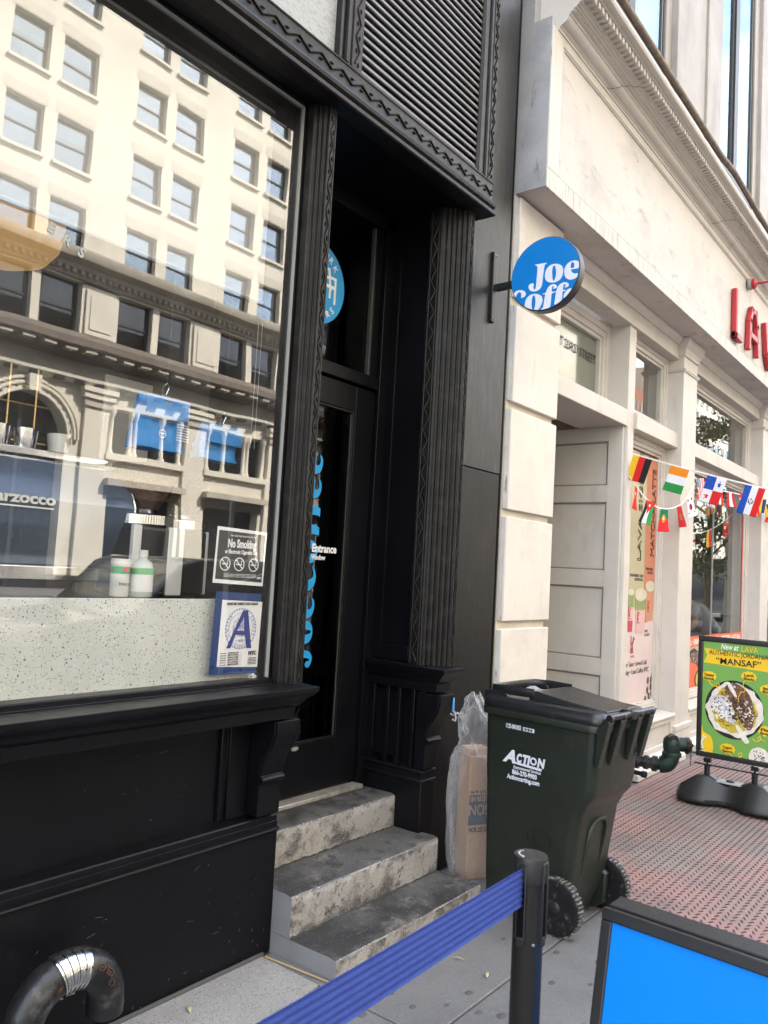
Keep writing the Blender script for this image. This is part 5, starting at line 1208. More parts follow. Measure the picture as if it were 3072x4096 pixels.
def morocco(u,v): return 'f_grn' if star(u,v,.5,.5,.2) and not star(u,v,.5,.5,.11) else 'f_mar'
def korea(u,v):
    r=math.hypot(u-.5,(v-.5)*1.4)
    if r<.22: return 'f_red' if u<.5 else 'f_nav'
    for a,b in ((.2,.16),(.8,.16),(.2,.84),(.8,.84)):
        if abs(u-a)<.11 and abs(v-b)<.07 and int((v-b+.07)*42)%2==0: return 'f_blk'
    return 'f_wht'
def usa(u,v):
    if v<.42 and u<.55: return 'f_wht' if (int(u*24)+int(v*24))%3==0 else 'f_nav'
    return 'f_red' if int(u*13)%2==0 else 'f_wht'
def uruguay(u,v):
    if v<.36 and u>.5: return 'f_yel' if math.hypot(u-.75,v-.18)<.12 else 'f_wht'
    return 'f_nav' if int(u*9)%2 else 'f_wht'
def canada(u,v):
    if v<.27 or v>.73: return 'f_red'
    return 'f_red' if abs(u-.5)+abs(v-.5)*1.5<.2 else 'f_wht'
def spain(u,v):
    if .25<u<.75: return 'f_mar' if math.hypot(u-.5,(v-.35)*1.5)<.12 else 'f_yel'
    return 'f_red'
def england(u,v): return 'f_red' if abs(u-.5)<.12 or abs(v-.5)<.09 else 'f_wht'
def turkey(u,v):
    a=math.hypot(u-.45,(v-.4)*1.4); b=math.hypot(u-.5,(v-.44)*1.4)
    return 'f_wht' if (a<.2 and b>.16) else 'f_red'
A=Vector((6.545,2.50,2.698)); E=Vector((6.471,1.412,2.384)); E=A+(E-A)*1.05
fs1=tag(empty('flag_string',A),'straight upper string of national flags from the mullion out over the pavement','flag string')
def cat(P0,P1,sag,n=24): return [P0.lerp(P1,i/n)-Vector((0,0,sag*4*(i/n)*(1-i/n))) for i in range(n+1)]
E2=A+(E-A)*(4.78/(A.y-E.y))
MB().tube([A]+[A.lerp(E2,i/20)-Vector((0,0,.02*math.sin(math.pi*min(1,i/20*4.78/(A.y-E.y)/1.43)))) for i in range(1,21)],.0065,6,sq=.3).build('cord','white',fs1,smooth=60)
dirn=(E-A).normalized(); L1=(E-A).length/1.05
def p1(t): q=A+dirn*(L1*t); return q-Vector((0,0,.02*math.sin(math.pi*min(1,t/1.43))+.004))
outv=Vector((-1,-.1,0))
for (t0,t1,fn,lb,h,sd) in ((.012,.165,bands('u','f_yel','f_red','f_blk'),'yellow, red and black striped flag',.215,1),(.311,.452,bands('v','f_org','f_wht','f_grn'),'orange, white and green banded flag',.21,2),(.587,.722,panama,'quartered blue, white and red flag with two stars',.215,3),(.853,.985,paraguay,'blue, white and red flag with a round seal',.225,4),(1.12,1.25,bands('u','f_grn','f_wht','f_red'),'green, white and red flag',.215,5)):
    flag(fs1,p1(t0),dirn,L1*(t1-t0),h,-.30,fn,lb,sd,out=outv)
kp=tag(empty('kerb_post',(E2.x,E2.y-.04,0)),'plain grey steel post at the kerb holding the far end of the flag cord','post')
MB().tube([(E2.x,E2.y-.04,0),(E2.x,E2.y-.04,2.3)],.03,12).build('post','gasket',kp,smooth=60); MB().lathe([(.06,0),(.06,.02),(.035,.05)],(E2.x,E2.y-.04,0),'z',14).build('base','gasket',kp)
fs2=tag(empty('flag_string',(6.7,2.5,2.4)),'drooping second string of flags sagging across the narrow poster bay','flag string')
g2=[Vector(q) for q in ((6.60,2.50,2.48),(6.86,2.47,2.356),(7.10,2.44,2.300),(7.38,2.43,2.322),(7.62,2.41,2.392),(7.92,2.39,2.60))]
g2=[Vector(q) for q in ((6.52,2.505,2.50),(6.77,2.465,2.350),(7.05,2.44,2.278),(7.36,2.43,2.303),(7.69,2.425,2.380),(7.98,2.40,2.615))]
pts=[]
for i in range(5):
    for k in range(6): pts.append(g2[i].lerp(g2[i+1],k/6))
pts.append(g2[-1]); 
for _ in range(3): pts=[pts[0]]+[(pts[i-1]+pts[i]*2+pts[i+1])/4 for i in range(1,len(pts)-1)]+[pts[-1]]
MB().tube(pts,.006,6,sq=.3).build('cord','white',fs2,smooth=60)
def on(pts,t): k=t*(len(pts)-1); i=min(int(k),len(pts)-2); return pts[i].lerp(pts[i+1],k-i)
for (t0,w,h,lean,fn,lb,sd,al) in ((.075,.05,.20,-.1,turkey,'red flag half hidden by the mullion',7,(.93,-.1,-.5)),(.235,.100,.205,-.34,jordan,'black, white and green flag with a red triangle',8,(.80,-.5,-.33)),(.44,.098,.205,-.06,portugal,'green and red flag with a round shield',9,(.88,-.42,.0)),(.70,.072,.20,.30,morocco,'dark red flag with a green star',10,(.92,-.3,.2)),(.86,.075,.20,.25,korea,'white flag with a round mark and black bars',12,(.80,-.4,.45))):
    q=on(pts,t0)-Vector((0,0,.004)); flag(fs2,q,al,w,h,lean,fn,lb,sd,curl=.015)
fs3=tag(empty('flag_string',(8.2,2.5,2.6)),'farthest string of flags hanging across the big shop window','flag string')
g3=[Vector((8.16,2.47,2.70)),Vector((9.0,2.44,2.66)),Vector((9.8,2.42,2.70)),Vector((10.5,2.42,2.73)),Vector((11.1,2.40,2.66)),Vector((11.8,2.40,2.50))]
pts3=[]
for i in range(5):
    for k in range(6): pts3.append(g3[i].lerp(g3[i+1],k/6))
pts3.append(g3[-1])
MB().tube(pts3,.006,6,sq=.3).build('cord','white',fs3,smooth=60)
for (t0,w,h,lean,fn,lb,sd,al) in ((.012,0.099,.23,.2,usa,'striped flag with a dark starry corner',21,(.8,-.6,.1)),(.07,0.124,.24,.1,uruguay,'white flag with thin dark stripes and a sun',22,(.85,-.5,-.2)),(.15,0.124,.18,.2,bands('u','f_blu','f_wht','f_red'),'blue, white and red flag behind the quartered one',23,(.9,-.4,0)),(.26,0.112,.16,.1,bands('u','f_red','f_wht','f_mar'),'red and white flag below the quartered one',29,(.9,-.4,0)),(.37,0.136,.17,.35,canada,'white flag with red ends and a leaf',24,(.75,-.6,.2)),(.45,0.099,.12,.0,bands('u','f_lbl','f_wht','f_lbl'),'pale blue and white flag',25,(.9,-.4,0)),(.52,0.112,.22,0,spain,'yellow flag edged with red',26,(.8,-.6,0)),(.60,0.149,.18,-.3,bands('u','f_nav','f_yel','f_nav'),'dark blue and yellow flag',27,(.8,-.6,0)),(.70,0.124,.17,.3,bands('u','f_yel','f_nav','f_red'),'blue flag with yellow edge',28,(.8,-.6,0)),(.80,0.124,.18,-.3,bands('u','f_red','f_wht','f_grn'),'green, white and red tilted flag',30,(.8,-.6,-.3)),(.90,0.124,.23,.1,turkey,'red flag at the right end of the string',31,(.8,-.6,-.4))):
    flag(fs3,on(pts3,t0)-Vector((0,0,.004)),al,w,h,lean,fn,lb,sd,curl=.02)
fs4=tag(empty('flag_string',(8.6,2.7,2.3)),'string of flags hung inside behind the big shop window glass','flag string')
g4=[Vector((8.6,2.80,2.18)).lerp(Vector((11.0,2.80,2.60)),i/10)-Vector((0,0,.12*math.sin(math.pi*i/10))) for i in range(11)]
MB().tube(g4,.006,6,sq=.3).build('cord','white',fs4,smooth=60)
for (t0,fn,lb,sd) in ((.2,england,'white flag with a red cross',41),(.5,bands('u','f_yel','f_red','f_blk'),'yellow, red and black flag inside the window',42),(.78,turkey,'red flag inside the window',43)):
    flag(fs4,on(g4,t0),(1,0,.12),.28,.20,0,fn,lb,sd)

# ================================================================ small things on the glass
ns=tag(empty('no_smoking_sign',(2.18,2.432,1.5)),'black no smoking sign with white border stuck inside the cafe window','sign')
WY=2.4345
def wtx(par,nm,s,x,z,size,w,mat,bold=0,**k): return text(nm,s,size,(x,WY-.0032,z),(1,0,0),(0,0,1),mat,par,width=w,bold=bold,**k)
def wpr(par,nm,polys,mat,lv): return print_shape(nm,polys,(0,WY-.0007*lv,0),(1,0,0),(0,0,1),mat,par,ext=.0005)
wpr(ns,'sign_border',[[(2.038,1.512),(2.305,1.502),(2.312,1.726),(2.045,1.734)]],'white',0)
wpr(ns,'sign_face',[[(2.049,1.527),(2.297,1.517),(2.302,1.714),(2.054,1.720)]],mk('sign_black',(.03,.03,.032),.4),1)
wtx(ns,'sign_lettering','New York City Smoke-Free Air Act',2.112,1.698,.011,.135,'white')
wtx(ns,'sign_lettering','No Smoking',2.100,1.655,.046,.150,'white',.0016); wtx(ns,'sign_lettering','or Electronic Cigarette Use',2.088,1.630,.022,.172,'white',.0006)
for i,x in enumerate((2.094,2.168,2.246)):
    wpr(ns,'prohibition_mark',ring(x,1.588,.0235,.0275,26)+stroke([(x-.017,1.605),(x+.017,1.571)],.004),'white',2)
    wpr(ns,'prohibition_mark',[[(x-.016,1.585),(x+.008,1.585),(x+.008,1.590),(x-.016,1.590)],[(x+.010,1.585),(x+.015,1.585),(x+.015,1.590),(x+.010,1.590)]]+stroke([(x+.013,1.593),(x+.011,1.598),(x+.015,1.602)],.002),'white',2)
for z in (1.5465,1.541,1.5355): wtx(ns,'sign_lettering','Smoking and vaping are not allowed in this place of business at any time',2.09,z,.005,.17,'white')
wtx(ns,'sign_lettering','NYC',2.268,1.5315,.011,.022,'white',.0005)
gc=tag(empty('grade_card',(2.2,2.432,1.16)),'white sanitary grade card with a big blue A in a clear blue holder','sign')
wpr(gc,'card_holder',[[(2.052,1.152),(2.298,1.146),(2.303,1.47),(2.060,1.478)]],'clearblue',0)
wpr(gc,'card_sheet',[[(2.088,1.183),(2.303,1.170),(2.309,1.437),(2.094,1.445)]],'white',1)
wtx(gc,'card_lettering','SANITARY INSPECTION GRADE',2.118,1.4245,.0155,.165,'navyink',.0003)
cxx,czz=2.200,1.3295
sealM=mk('seal_blue',(.25,.28,.50),.6)
MT['seal']=sealM
wpr(gc,'seal_ring',ring(cxx,czz,.081,.0825,36)+ring(cxx,czz,.062,.0632,36)+[circ(cxx+.0795*math.cos(rad(10*k)),czz+.0795*math.sin(rad(10*k)),.0042,7) for k in range(36)],'seal',2)
rn=random.Random(9)
wpr(gc,'seal_drawing',sum([stroke([(cxx+rn.uniform(-.045,.045),czz+rn.uniform(-.04,.045)) for _ in range(3)],.0016) for k in range(16)],[]),'seal',2)
def seal_txt(s,a0,a1,r,inner):
    for i,ch in enumerate(s):
        a=rad(a0+(a1-a0)*i/(len(s)-1)); d=Vector((math.cos(a),0,math.sin(a))); up=-d if inner else d; xr=Vector((up.z,0,-up.x))
        text('seal_letter',ch,.014,Vector((cxx,WY-.0022,czz))+d*r-xr*.004,xr,up,'seal',gc)
seal_txt('SIGILLVM',205,140,.066,False); seal_txt('EBORAC',40,-20,.066,False); seal_txt('CIVITATIS N',230,310,.076,True)
wtx(gc,'seal_lettering','• 1625 •',cxx-.024,czz-.052,.014,.048,'seal',.0002)
Apoly=[(2.128,1.253),(2.150,1.253),(2.172,1.305),(2.222,1.303),(2.236,1.250),(2.262,1.249),(2.232,1.403),(2.205,1.404)]
wpr(gc,'grade_letter',[hole(Apoly,[(2.181,1.322),(2.217,1.320),(2.212,1.375)])],'navy',4)
for i,(s_,v) in enumerate((('Card Number:','FA0266152'),('Establishment Name:','JOE COFFEE'),('Date Issued:','MARCH 12, 2024'),('Inspection Date:','MARCH 12, 2024'),('Address:','101 3 AVENUE'),('Borough:','MANHATTAN  Zip 10010'))):
    z=1.2325-.0092*i; wtx(gc,'card_lettering',s_,2.100,z,.0055,.03,'navyink'); wtx(gc,'card_lettering',v,2.140,z+.0005,.0075,.055,'navyink')
wpr(gc,'card_rule',[[(2.136,1.231-.0092*i),(2.215,1.231-.0092*i),(2.215,1.2317-.0092*i),(2.136,1.2317-.0092*i)] for i in range(6)],'navyink',2)
wtx(gc,'card_lettering','NYC',2.248,1.222,.022,.042,'navyink',.0012)
for i in range(5): wtx(gc,'card_lettering','For additional info or copy of report',2.248,1.208-.006*i,.0045,.045,'navyink')
# gold window lettering, suction hooks, little stickers
wl=tag(empty('window_lettering',(1.3,2.43,2.6)),'pale grey letters RS at the end of an arc of window lettering','lettering')
for ch,x,z,a in (('E',1.250,2.628,-14),('R',1.303,2.610,-20),('S',1.360,2.588,-26)):
    text('window_letter',ch,.048,(x,2.4262,z),(math.cos(rad(a)),0,math.sin(rad(a))),(-math.sin(rad(a)),0,math.cos(rad(a))),'gasket',wl,bold=.002)
for i,(x,z) in enumerate(((2.275,1.125),)):
    o=MB().lathe([(.022,0),(.020,-.006),(.006,-.012),(.001,-.013)],(x,2.4275,z),'y',20).build('suction_cup','film',None); tag(o,'clear suction cup low on the cafe window under the grade card','suction cup')
# ---------------------------------------------------------------- inside the café
tc=tag(MB().box(-6,2.302,2.470,2.50,1.06,1.445).build('terrazzo_counter','terr',None,.003),'pale speckled terrazzo counter front behind the cafe window','counter')
bl=tag(empty('roller_blind',(0,2.55,3.5)),'pale roller blind lowered behind the top of the cafe window','blind')
MB().box(-6,2.388,2.548,2.552,2.735,3.60).build('blind_sheet','blind',bl,0); MB().tube([(-6,2.55,2.728),(2.388,2.55,2.728)],.010,8).build('bottom_bar','blind',bl)
MB().tube([(-6,2.57,3.57),(2.40,2.57,3.57)],.028,12).build('roller_tube','indark',bl)
for k,dx in enumerate((0,.022)):
    mb=MB()
    for i in range(64): mb.ball((2.262+dx,2.52,2.62-.0085*i),.0026,4)
    mb.build('bead_chain','gasket',bl)
pn=tag(empty('pendant_lamp',(1.62,3.4,3.0)),'tan drum pendant lamp hanging behind the cafe window','lamp')
MB().lathe([(.001,.0),(.10,.004),(.19,.04),(.235,.10),(.25,.17),(.25,.24),(.24,.24),(.22,.10),(.001,.03)],(1.53,3.35,2.80),'z',40,cap=False).build('lamp_shade','tan',pn,smooth=60)
MB().tube([(1.52,3.35,2.9),(1.52,3.35,3.72)],.006,6).build('cord','blk',pn)
em=tag(empty('espresso_machine',(1.2,2.85,1.44)),'slate blue espresso machine with steel base and white brand lettering','espresso machine')
ep=[(2.98,1.955),(2.88,1.945),(2.835,1.925),(2.800,1.88),(2.765,1.83),(2.745,1.785),(2.750,1.74),(2.785,1.66),(2.83,1.58),(2.845,1.545),(3.3,1.545),(3.3,1.955)]
MB().prism(ep,'x',.55,1.875).build('body','mach',em,.004)
MB().tube([(1.877,y-.002,z) for y,z in ep[1:10]],.0055,8).build('edge_trim','chrome',em,smooth=60)
MB().box(.55,1.877,2.80,3.3,1.488,1.545).build('base_tray','chrome',em,.006)
for x in (.8,1.75): MB().lathe([(.022,1.445),(.022,1.49)],(x,2.9,0),'z',14).build('foot','blk',em)
MB().box(.55,1.84,2.90,3.25,1.955,1.985).build('cup_rail','chrome',em,.004)
text('brand_lettering','La Marzocco',.054,(1.175,2.738,1.766),(1,0,0),(0,0,1),'wplast',em,width=.355,bold=.0016,ext=.004)
box('brand_underline',1.24,1.532,2.741,2.747,1.750,1.755,'white',em,0)
cg='cups on the espresso machine'
for i,(x,y) in enumerate(((1.30,2.96),(1.41,2.97),(1.52,2.97),(1.66,2.98),(1.36,3.08),(1.47,3.08))):
    o=MB().lathe([(.026,0),(.038,.004),(.044,.05),(.045,.078),(.040,.080),(.034,.06),(.02,.008)],(x,y,1.985),'z',22,cap=False).build('steel_cup','chrome' if i!=3 else 'wplast',None,smooth=50)
    tag(o,('shiny steel cup on the left of the espresso machine top','steel cup second along the espresso machine top','steel cup third along the espresso machine top','white cup at the right end of the espresso machine top','steel cup behind the left one on the espresso machine','steel cup behind the second one on the espresso machine')[i],'cup',cg)
def grinder(x,y,label):
    r=tag(empty('coffee_grinder',(x,y,1.44)),label,'coffee grinder')
    MB().box(x-.12,x+.12,y,y+.25,1.44,1.725).build('body','blk',r,.02,3)
    for a,b in ((-.122,-.085),(.045,.122)): MB().box(x+a,x+b,y-.006,y+.02,1.445,1.722).build('side_panel','wplast',r,.004)
    MB().lathe([(.120,1.725),(.126,1.728),(.126,1.765),(.118,1.77),(.07,1.775),(.06,1.79)],(x,y+.12,0),'z',36).build('chrome_collar','chrome',r,smooth=40)
    MB().lathe([(.055,1.79),(.07,1.815),(.128,1.93),(.130,1.955),(.001,1.956)],(x,y+.12,0),'z',36).build('bean_hopper','beans',r,smooth=40)
    MB().lathe([(.132,1.955),(.136,1.958),(.136,1.972),(.001,1.975)],(x,y+.12,0),'z',36).build('hopper_lid','blk',r,smooth=40)
    return r
grinder(1.955,2.68,'taller coffee grinder with a full hopper of dark beans next to the espresso machine')
grinder(2.245,2.80,'coffee grinder farther back with a smaller hopper near the window edge')
bt=tag(empty('spray_bottle',(1.830,2.60,1.445)),'clear plastic bottle with white cap and green label behind the counter','bottle')
MB().lathe([(.040,0),(.043,.004),(.043,.105),(.036,.130),(.016,.145),(.016,.158)],(1.830,2.60,1.445),'z',24).build('bottle_body',mk('clear_bottle',(.55,.62,.60),.15,alpha=.7),bt,smooth=45)
MB().lathe([(.018,.152),(.018,.178),(.001,.178)],(1.830,2.60,1.445),'z',18).build('cap','wplast',bt,.001)
MB().lathe([(.0435,.02),(.0435,.11)],(1.830,2.60,1.445),'z',24,cap=False).build('label','wplast',bt); MB().lathe([(.0438,.085),(.0438,.11)],(1.830,2.60,1.445),'z',24,cap=False).build('label_band','grn',bt)
tb2=tag(empty('powder_tub',(1.742,2.61,1.445)),'white cleaning powder tub with a green and red label beside the bottle','tub')
MB().lathe([(.032,0),(.034,.003),(.034,.118)],(1.742,2.61,1.445),'z',24).build('tub_body','wplast',tb2,smooth=45); MB().lathe([(.036,.118),(.036,.140),(.001,.141)],(1.742,2.61,1.445),'z',24).build('lid','wplast',tb2,.002)
MB().lathe([(.0345,.085),(.0345,.112)],(1.742,2.61,1.445),'z',24,cap=False).build('label_band','grn',tb2)
text('tub_lettering','biocaf',.020,(1.717,2.5745,1.487),(1,0,0),(0,0,1),'ink',tb2,width=.05,ext=.0004)
print_shape('tub_mark',[circ(1.742,1.548,.014,16,.008)],(0,2.5745,0),(1,0,0),(0,0,1),'redl',tb2)
def cbag(x0,x1,y,z0,z1,label,tilt,seed,txt=True):
    r=tag(empty('coffee_bag',((x0+x1)/2,y,z0)),label,'coffee bag','blue coffee bags hanging in the cafe window'); rnd=random.Random(seed); rows=[]
    for j in range(9):
        t=j/8; z=z0+(z1-z0)*t; d=.045*(1-t*.8); row=[]
        for k in range(20):
            a=2*math.pi*k/20; xx=(x0+x1)/2+tilt*(t-.5)+(x1-x0)/2*(1-.06*t)*max(-1,min(1,1.25*math.cos(a))); row.append((xx+rnd.uniform(-.004,.004),y+d*max(-1,min(1,1.25*math.sin(a)))+rnd.uniform(-.006,.006),z+rnd.uniform(-.004,.004)))
        rows.append(row)
    MB().loft(rows).build('bag_body','bluebag',r,smooth=35)
    MB().box(x0+.01+tilt*.3,x1-.005+tilt*.3,y-.055,y-.046,z1-.085,z1-.005).build('folded_top','bluebag',r,.004)
    cx_=(x0+x1)/2+tilt*.4
    MB().prism([(y-.06,z1-.02),(y+.012,z1-.02),(y-.02,z1+.012)],'x',cx_-.02,cx_+.02).build('binder_clip','blk',r)
    MB().tube([(cx_-.008,y-.02,z1+.008),(cx_-.014,y-.03,z1+.04),(cx_,y-.035,z1+.055),(cx_+.014,y-.03,z1+.04),(cx_+.008,y-.02,z1+.008)],.0016,5).build('clip_handle','chrome',r)
    MB().tube([(cx_,y-.035,z1+.05),(cx_,y-.03,3.68)],.0008,4).build('hanging_thread','film',r)
    if txt:
        print_shape('bag_mark',ring((x0+x1)/2-.01,z0+.062,.014,.017,20)+stroke([((x0+x1)/2-.02,z0+.063),((x0+x1)/2,z0+.063)],.004),(0,y-.0475,0),(1,0,0),(0,0,1),'lav',r)
        for i in range(7): text('bag_lettering','Coffee roasted in New York City with care',.009,((x0+x1)/2+.055,y-.0475,z0+.108-.0105*i),(1,0,0),(0,0,1),'lav',r,width=.06)
    return r
cbag(1.755,1.975,2.62,2.015,2.225,'blue paper coffee bag hanging higher in the cafe window with a round white mark',.01,1)
cbag(2.060,2.255,2.62,2.015,2.165,'crumpled blue coffee bag hanging lower on the right in the cafe window',.02,4,False)
rk=tag(empty('wire_rack',(1.5,3.3,1.9)),'gold wire grid rack behind the espresso machine','wire rack')
mb=MB()
for x in (1.36,1.50,1.60,1.72): mb.tube([(x,3.3,1.5),(x,3.3,2.38)],.004,5)
for z in (1.62,1.80,1.93,2.06,2.22,2.30): mb.tube([(1.2,3.3,z),(1.78,3.3,z)],.004,5)
mb.build('wire_grid','gold',rk)
wb=tag(MB().box(2.08,2.34,3.35,3.37,1.95,2.45).build('notice_board','wplast',None,.004),'white menu panel on the cafe wall beside the window edge','panel')
rb=tag(MB().box(1.62,1.80,4.6,4.8,1.2,1.85).build('red_fridge',mk('red_plastic',(.30,.02,.05),.4),None,.01),'dark red drinks cooler glimpsed behind the espresso machine','cooler')

# ================================================================ door lettering and small litter
dl=tag(empty('door_lettering',(2.75,2.80,1.08)),'big blue rounded shop name running up the door glass','lettering')
LX=2.937
def dpr(polys): return print_shape('door_letter',polys,(0,DY+.0165,0),(1,0,0),(0,0,1),'cyan',dl,ext=.0008)
# letters lie on their backs: along = up the door, across = to the left; drawn in (along, across) then turned
def turn(polys,a0): return [[(3.052-b,1.075+a0+a) for a,b in p] for p in polys]
def fat_o(w=.17,h=.20): return [hole(smoothp([(0,h*.5),(w*.12,h*.12),(w*.5,0),(w*.88,h*.12),(w,h*.5),(w*.88,h*.88),(w*.5,h),(w*.12,h*.88)],2),smoothp([(w*.40,h*.5),(w*.44,h*.2),(w*.52,h*.1),(w*.60,h*.22),(w*.63,h*.5),(w*.60,h*.8),(w*.52,h*.9),(w*.44,h*.8)],2))]
def fat_e(w=.16,h=.20): return [smoothp([(w,h*.40),(w*.40,h*.44),(w*.44,h*.22),(w*.62,h*.13),(w*.98,h*.24),(w*.8,h*.03),(w*.5,0),(w*.14,h*.12),(0,h*.5),(w*.14,h*.88),(w*.5,h),(w*.86,h*.88),(w,h*.62)],2),]
def fat_J(w=.16,h=.27): return [smoothp([(w*.42,h),(w,h),(w,h*.96),(w*.90,h*.93),(w*.84,h*.4),(w*.76,h*.1),(w*.5,-.005),(w*.2,0),(0,h*.10),(0,h*.22),(w*.14,h*.28),(w*.30,h*.22),(w*.30,h*.10),(w*.40,h*.08),(w*.48,h*.3),(w*.52,h*.93),(w*.42,h*.96)],1)]
def fat_f(w=.12,h=.29): return [smoothp([(w*.15,0),(w*.80,0),(w*.80,h*.6),(w*1.15,h*.6),(w*1.15,h*.66),(w*.8,h*.66),(w*.82,h*.86),(w*.95,h*.94),(w*1.2,h*.84),(w*1.3,h*.92),(w*1.1,h),(w*.7,h*.98),(w*.35,h*.86),(w*.25,h*.66),(0,h*.66),(0,h*.6),(w*.25,h*.6),(w*.25,h*.04),(w*.15,h*.03)],1)]
def fat_C(w=.20,h=.26): return [smoothp([(w,h*.72),(w*.84,h*.98),(w*.5,h),(w*.14,h*.86),(0,h*.5),(w*.14,h*.14),(w*.5,0),(w*.9,h*.08),(w,h*.24),(w*.62,h*.10),(w*.46,h*.3),(w*.44,h*.7),(w*.6,h*.92),(w*.78,h*.8),(w*.78,h*.62),(w*.94,h*.62)],1)]
for gl,a0 in ((fat_J(.11,.17),0),(fat_o(.125,.125),.118),(fat_e(.12,.125),.248),(fat_C(.14,.165),.385),(fat_o(.125,.125),.533),(fat_f(.09,.18),.665),(fat_f(.09,.18),.765),(fat_e(.12,.125),.868),(fat_e(.12,.125),.996)):
    dpr(turn(gl,a0))
we=tag(empty('door_notice',(2.9,2.80,1.66)),'small white notice lettering across the black door glass','lettering')
text('notice_lettering','Not an Entrance',.058,(2.835,DY+.0135,1.672),(1,0,0),(0,0,1),'white',we,width=.358,bold=.0022)
text('notice_lettering','Order at the Window',.036,(2.835,DY+.0135,1.632),(1,0,0),(0,0,1),'white',we,width=.275,bold=.0012)
ov=tag(empty('oval_sticker',(2.955,2.807,.677)),'small oval pale maker badge on the lower door rail','badge')
print_shape('badge_plate',[circ(2.955,.677,.026,20,.011)],(0,DY-.0012,0),(1,0,0),(0,0,1),'gasket',ov); print_shape('badge_ring',[[(2.955+(a-2.955),z) for a,z in p] for p in [[(2.955+(a)*1.0,.677+b*.42) for a,b in q] for q in ring(0,0,.018,.021,18)]],(0,DY-.0022,0),(1,0,0),(0,0,1),'ink',ov)
hx=tag(MB().prism([(2.815,.545),(2.835,.590),(2.858,.566),(2.840,.520),(2.82,.515)],'y',DY-.006,DY-.0005).build('paper_sticker','lav',None),'white torn paper sticker low on the black door by the bracket','sticker')
# torn tape on the right pier
tpz=tag(empty('torn_tape',(3.60,2.29,.9)),'torn blue and clear tape clinging to the black pier bracket','tape')
MB().box(3.590,3.603,2.288,2.2935,.872,.945).build('blue_strip','btape',tpz,.001)
rn=random.Random(8)
for k in range(5):
    p=Vector((3.575+.012*k,2.288,.88-.006*k)); pts=[]
    for i in range(9): p=p+Vector((rn.uniform(-.012,.014),rn.uniform(-.006,.002),rn.uniform(-.016,.012))); pts.append(p.copy())
    MB().tube(pts,.004,5,sq=.2).build('curled_tape','tape',tpz,smooth=60)
for z in (.80,.70,.66,.585): MB().tube([(3.575,2.392,z),(3.585,2.390,z+.015),(3.590,2.391,z-.02),(3.60,2.390,z-.03)],.0035,5,sq=.25).build('tape_shred','tape',tpz,smooth=60)
lf=None
for i,(x,y,a,lb) in enumerate(((2.908,1.633,.5,'dry yellowish leaf on the pavement below the belt'),(2.938,1.79,2.0,'thin curled dry leaf near the bottom step'),(1.94,2.28,1.1,'small green leaf on the rough strip at the wall foot'))):
    mb=MB(T((x,y,.003))@Matrix.Rotation(a,4,'Z')); n=8; top=[];bot=[]
    for k in range(n+1):
        t=k/n; w=(.008 if i!=1 else .004)*math.sin(math.pi*t)**.8; z=.004+.006*math.sin(math.pi*t); top.append((-.025+.05*t,w,z)); bot.append((-.025+.05*t,-w,z))
    vs=top+bot; fs=[(k,k+1,n+2+k,n+1+k) for k in range(n)]; mb.add(vs,fs)
    o=mb.build('fallen_leaf','fleaf',None,recalc=False); m_=o.modifiers.new('thickness','SOLIDIFY'); m_.thickness=.0008; tag(o,lb,'leaf','dry leaves on the pavement')
sk=MB().tube([(2.385,2.36,.012),(2.43,2.00,.006)],.003,5).build('wooden_stick','wood',None); tag(sk,'thin pale wooden stick lying at the corner of the bottom step','stick')
rn=random.Random(21)
gm=MB()
for (x,y) in [(2.62,1.635),(2.54,1.83),(2.70,1.45),(3.15,1.30),(3.30,1.22),(3.35,1.35),(3.0,1.0),(3.45,1.52),(3.62,1.25),(2.2,1.75),(2.05,1.95),(1.9,1.7),(3.55,1.05),(3.1,1.12),(2.85,1.2),(2.75,1.62),(2.66,1.52),(3.25,1.75),(3.05,1.42),(3.40,1.10),(2.9,1.05),(3.7,1.4),(2.52,1.72),(2.35,1.82),(1.75,2.0),(1.6,1.85),(3.30,1.52)]:
    r=rn.uniform(.012,.026); gm.M=T((x,y,.0005)); gm.loft([[(r*math.cos(rad(40*k))*rn.uniform(.8,1.2),r*.7*math.sin(rad(40*k)),0) for k in range(9)],[(r*.7*math.cos(rad(40*k)),r*.5*math.sin(rad(40*k)),.0018) for k in range(9)]])
o=gm.build('gum_spots',mk('old_gum',(.078,.076,.075),.8),walk); tag(o,kind='stuff')

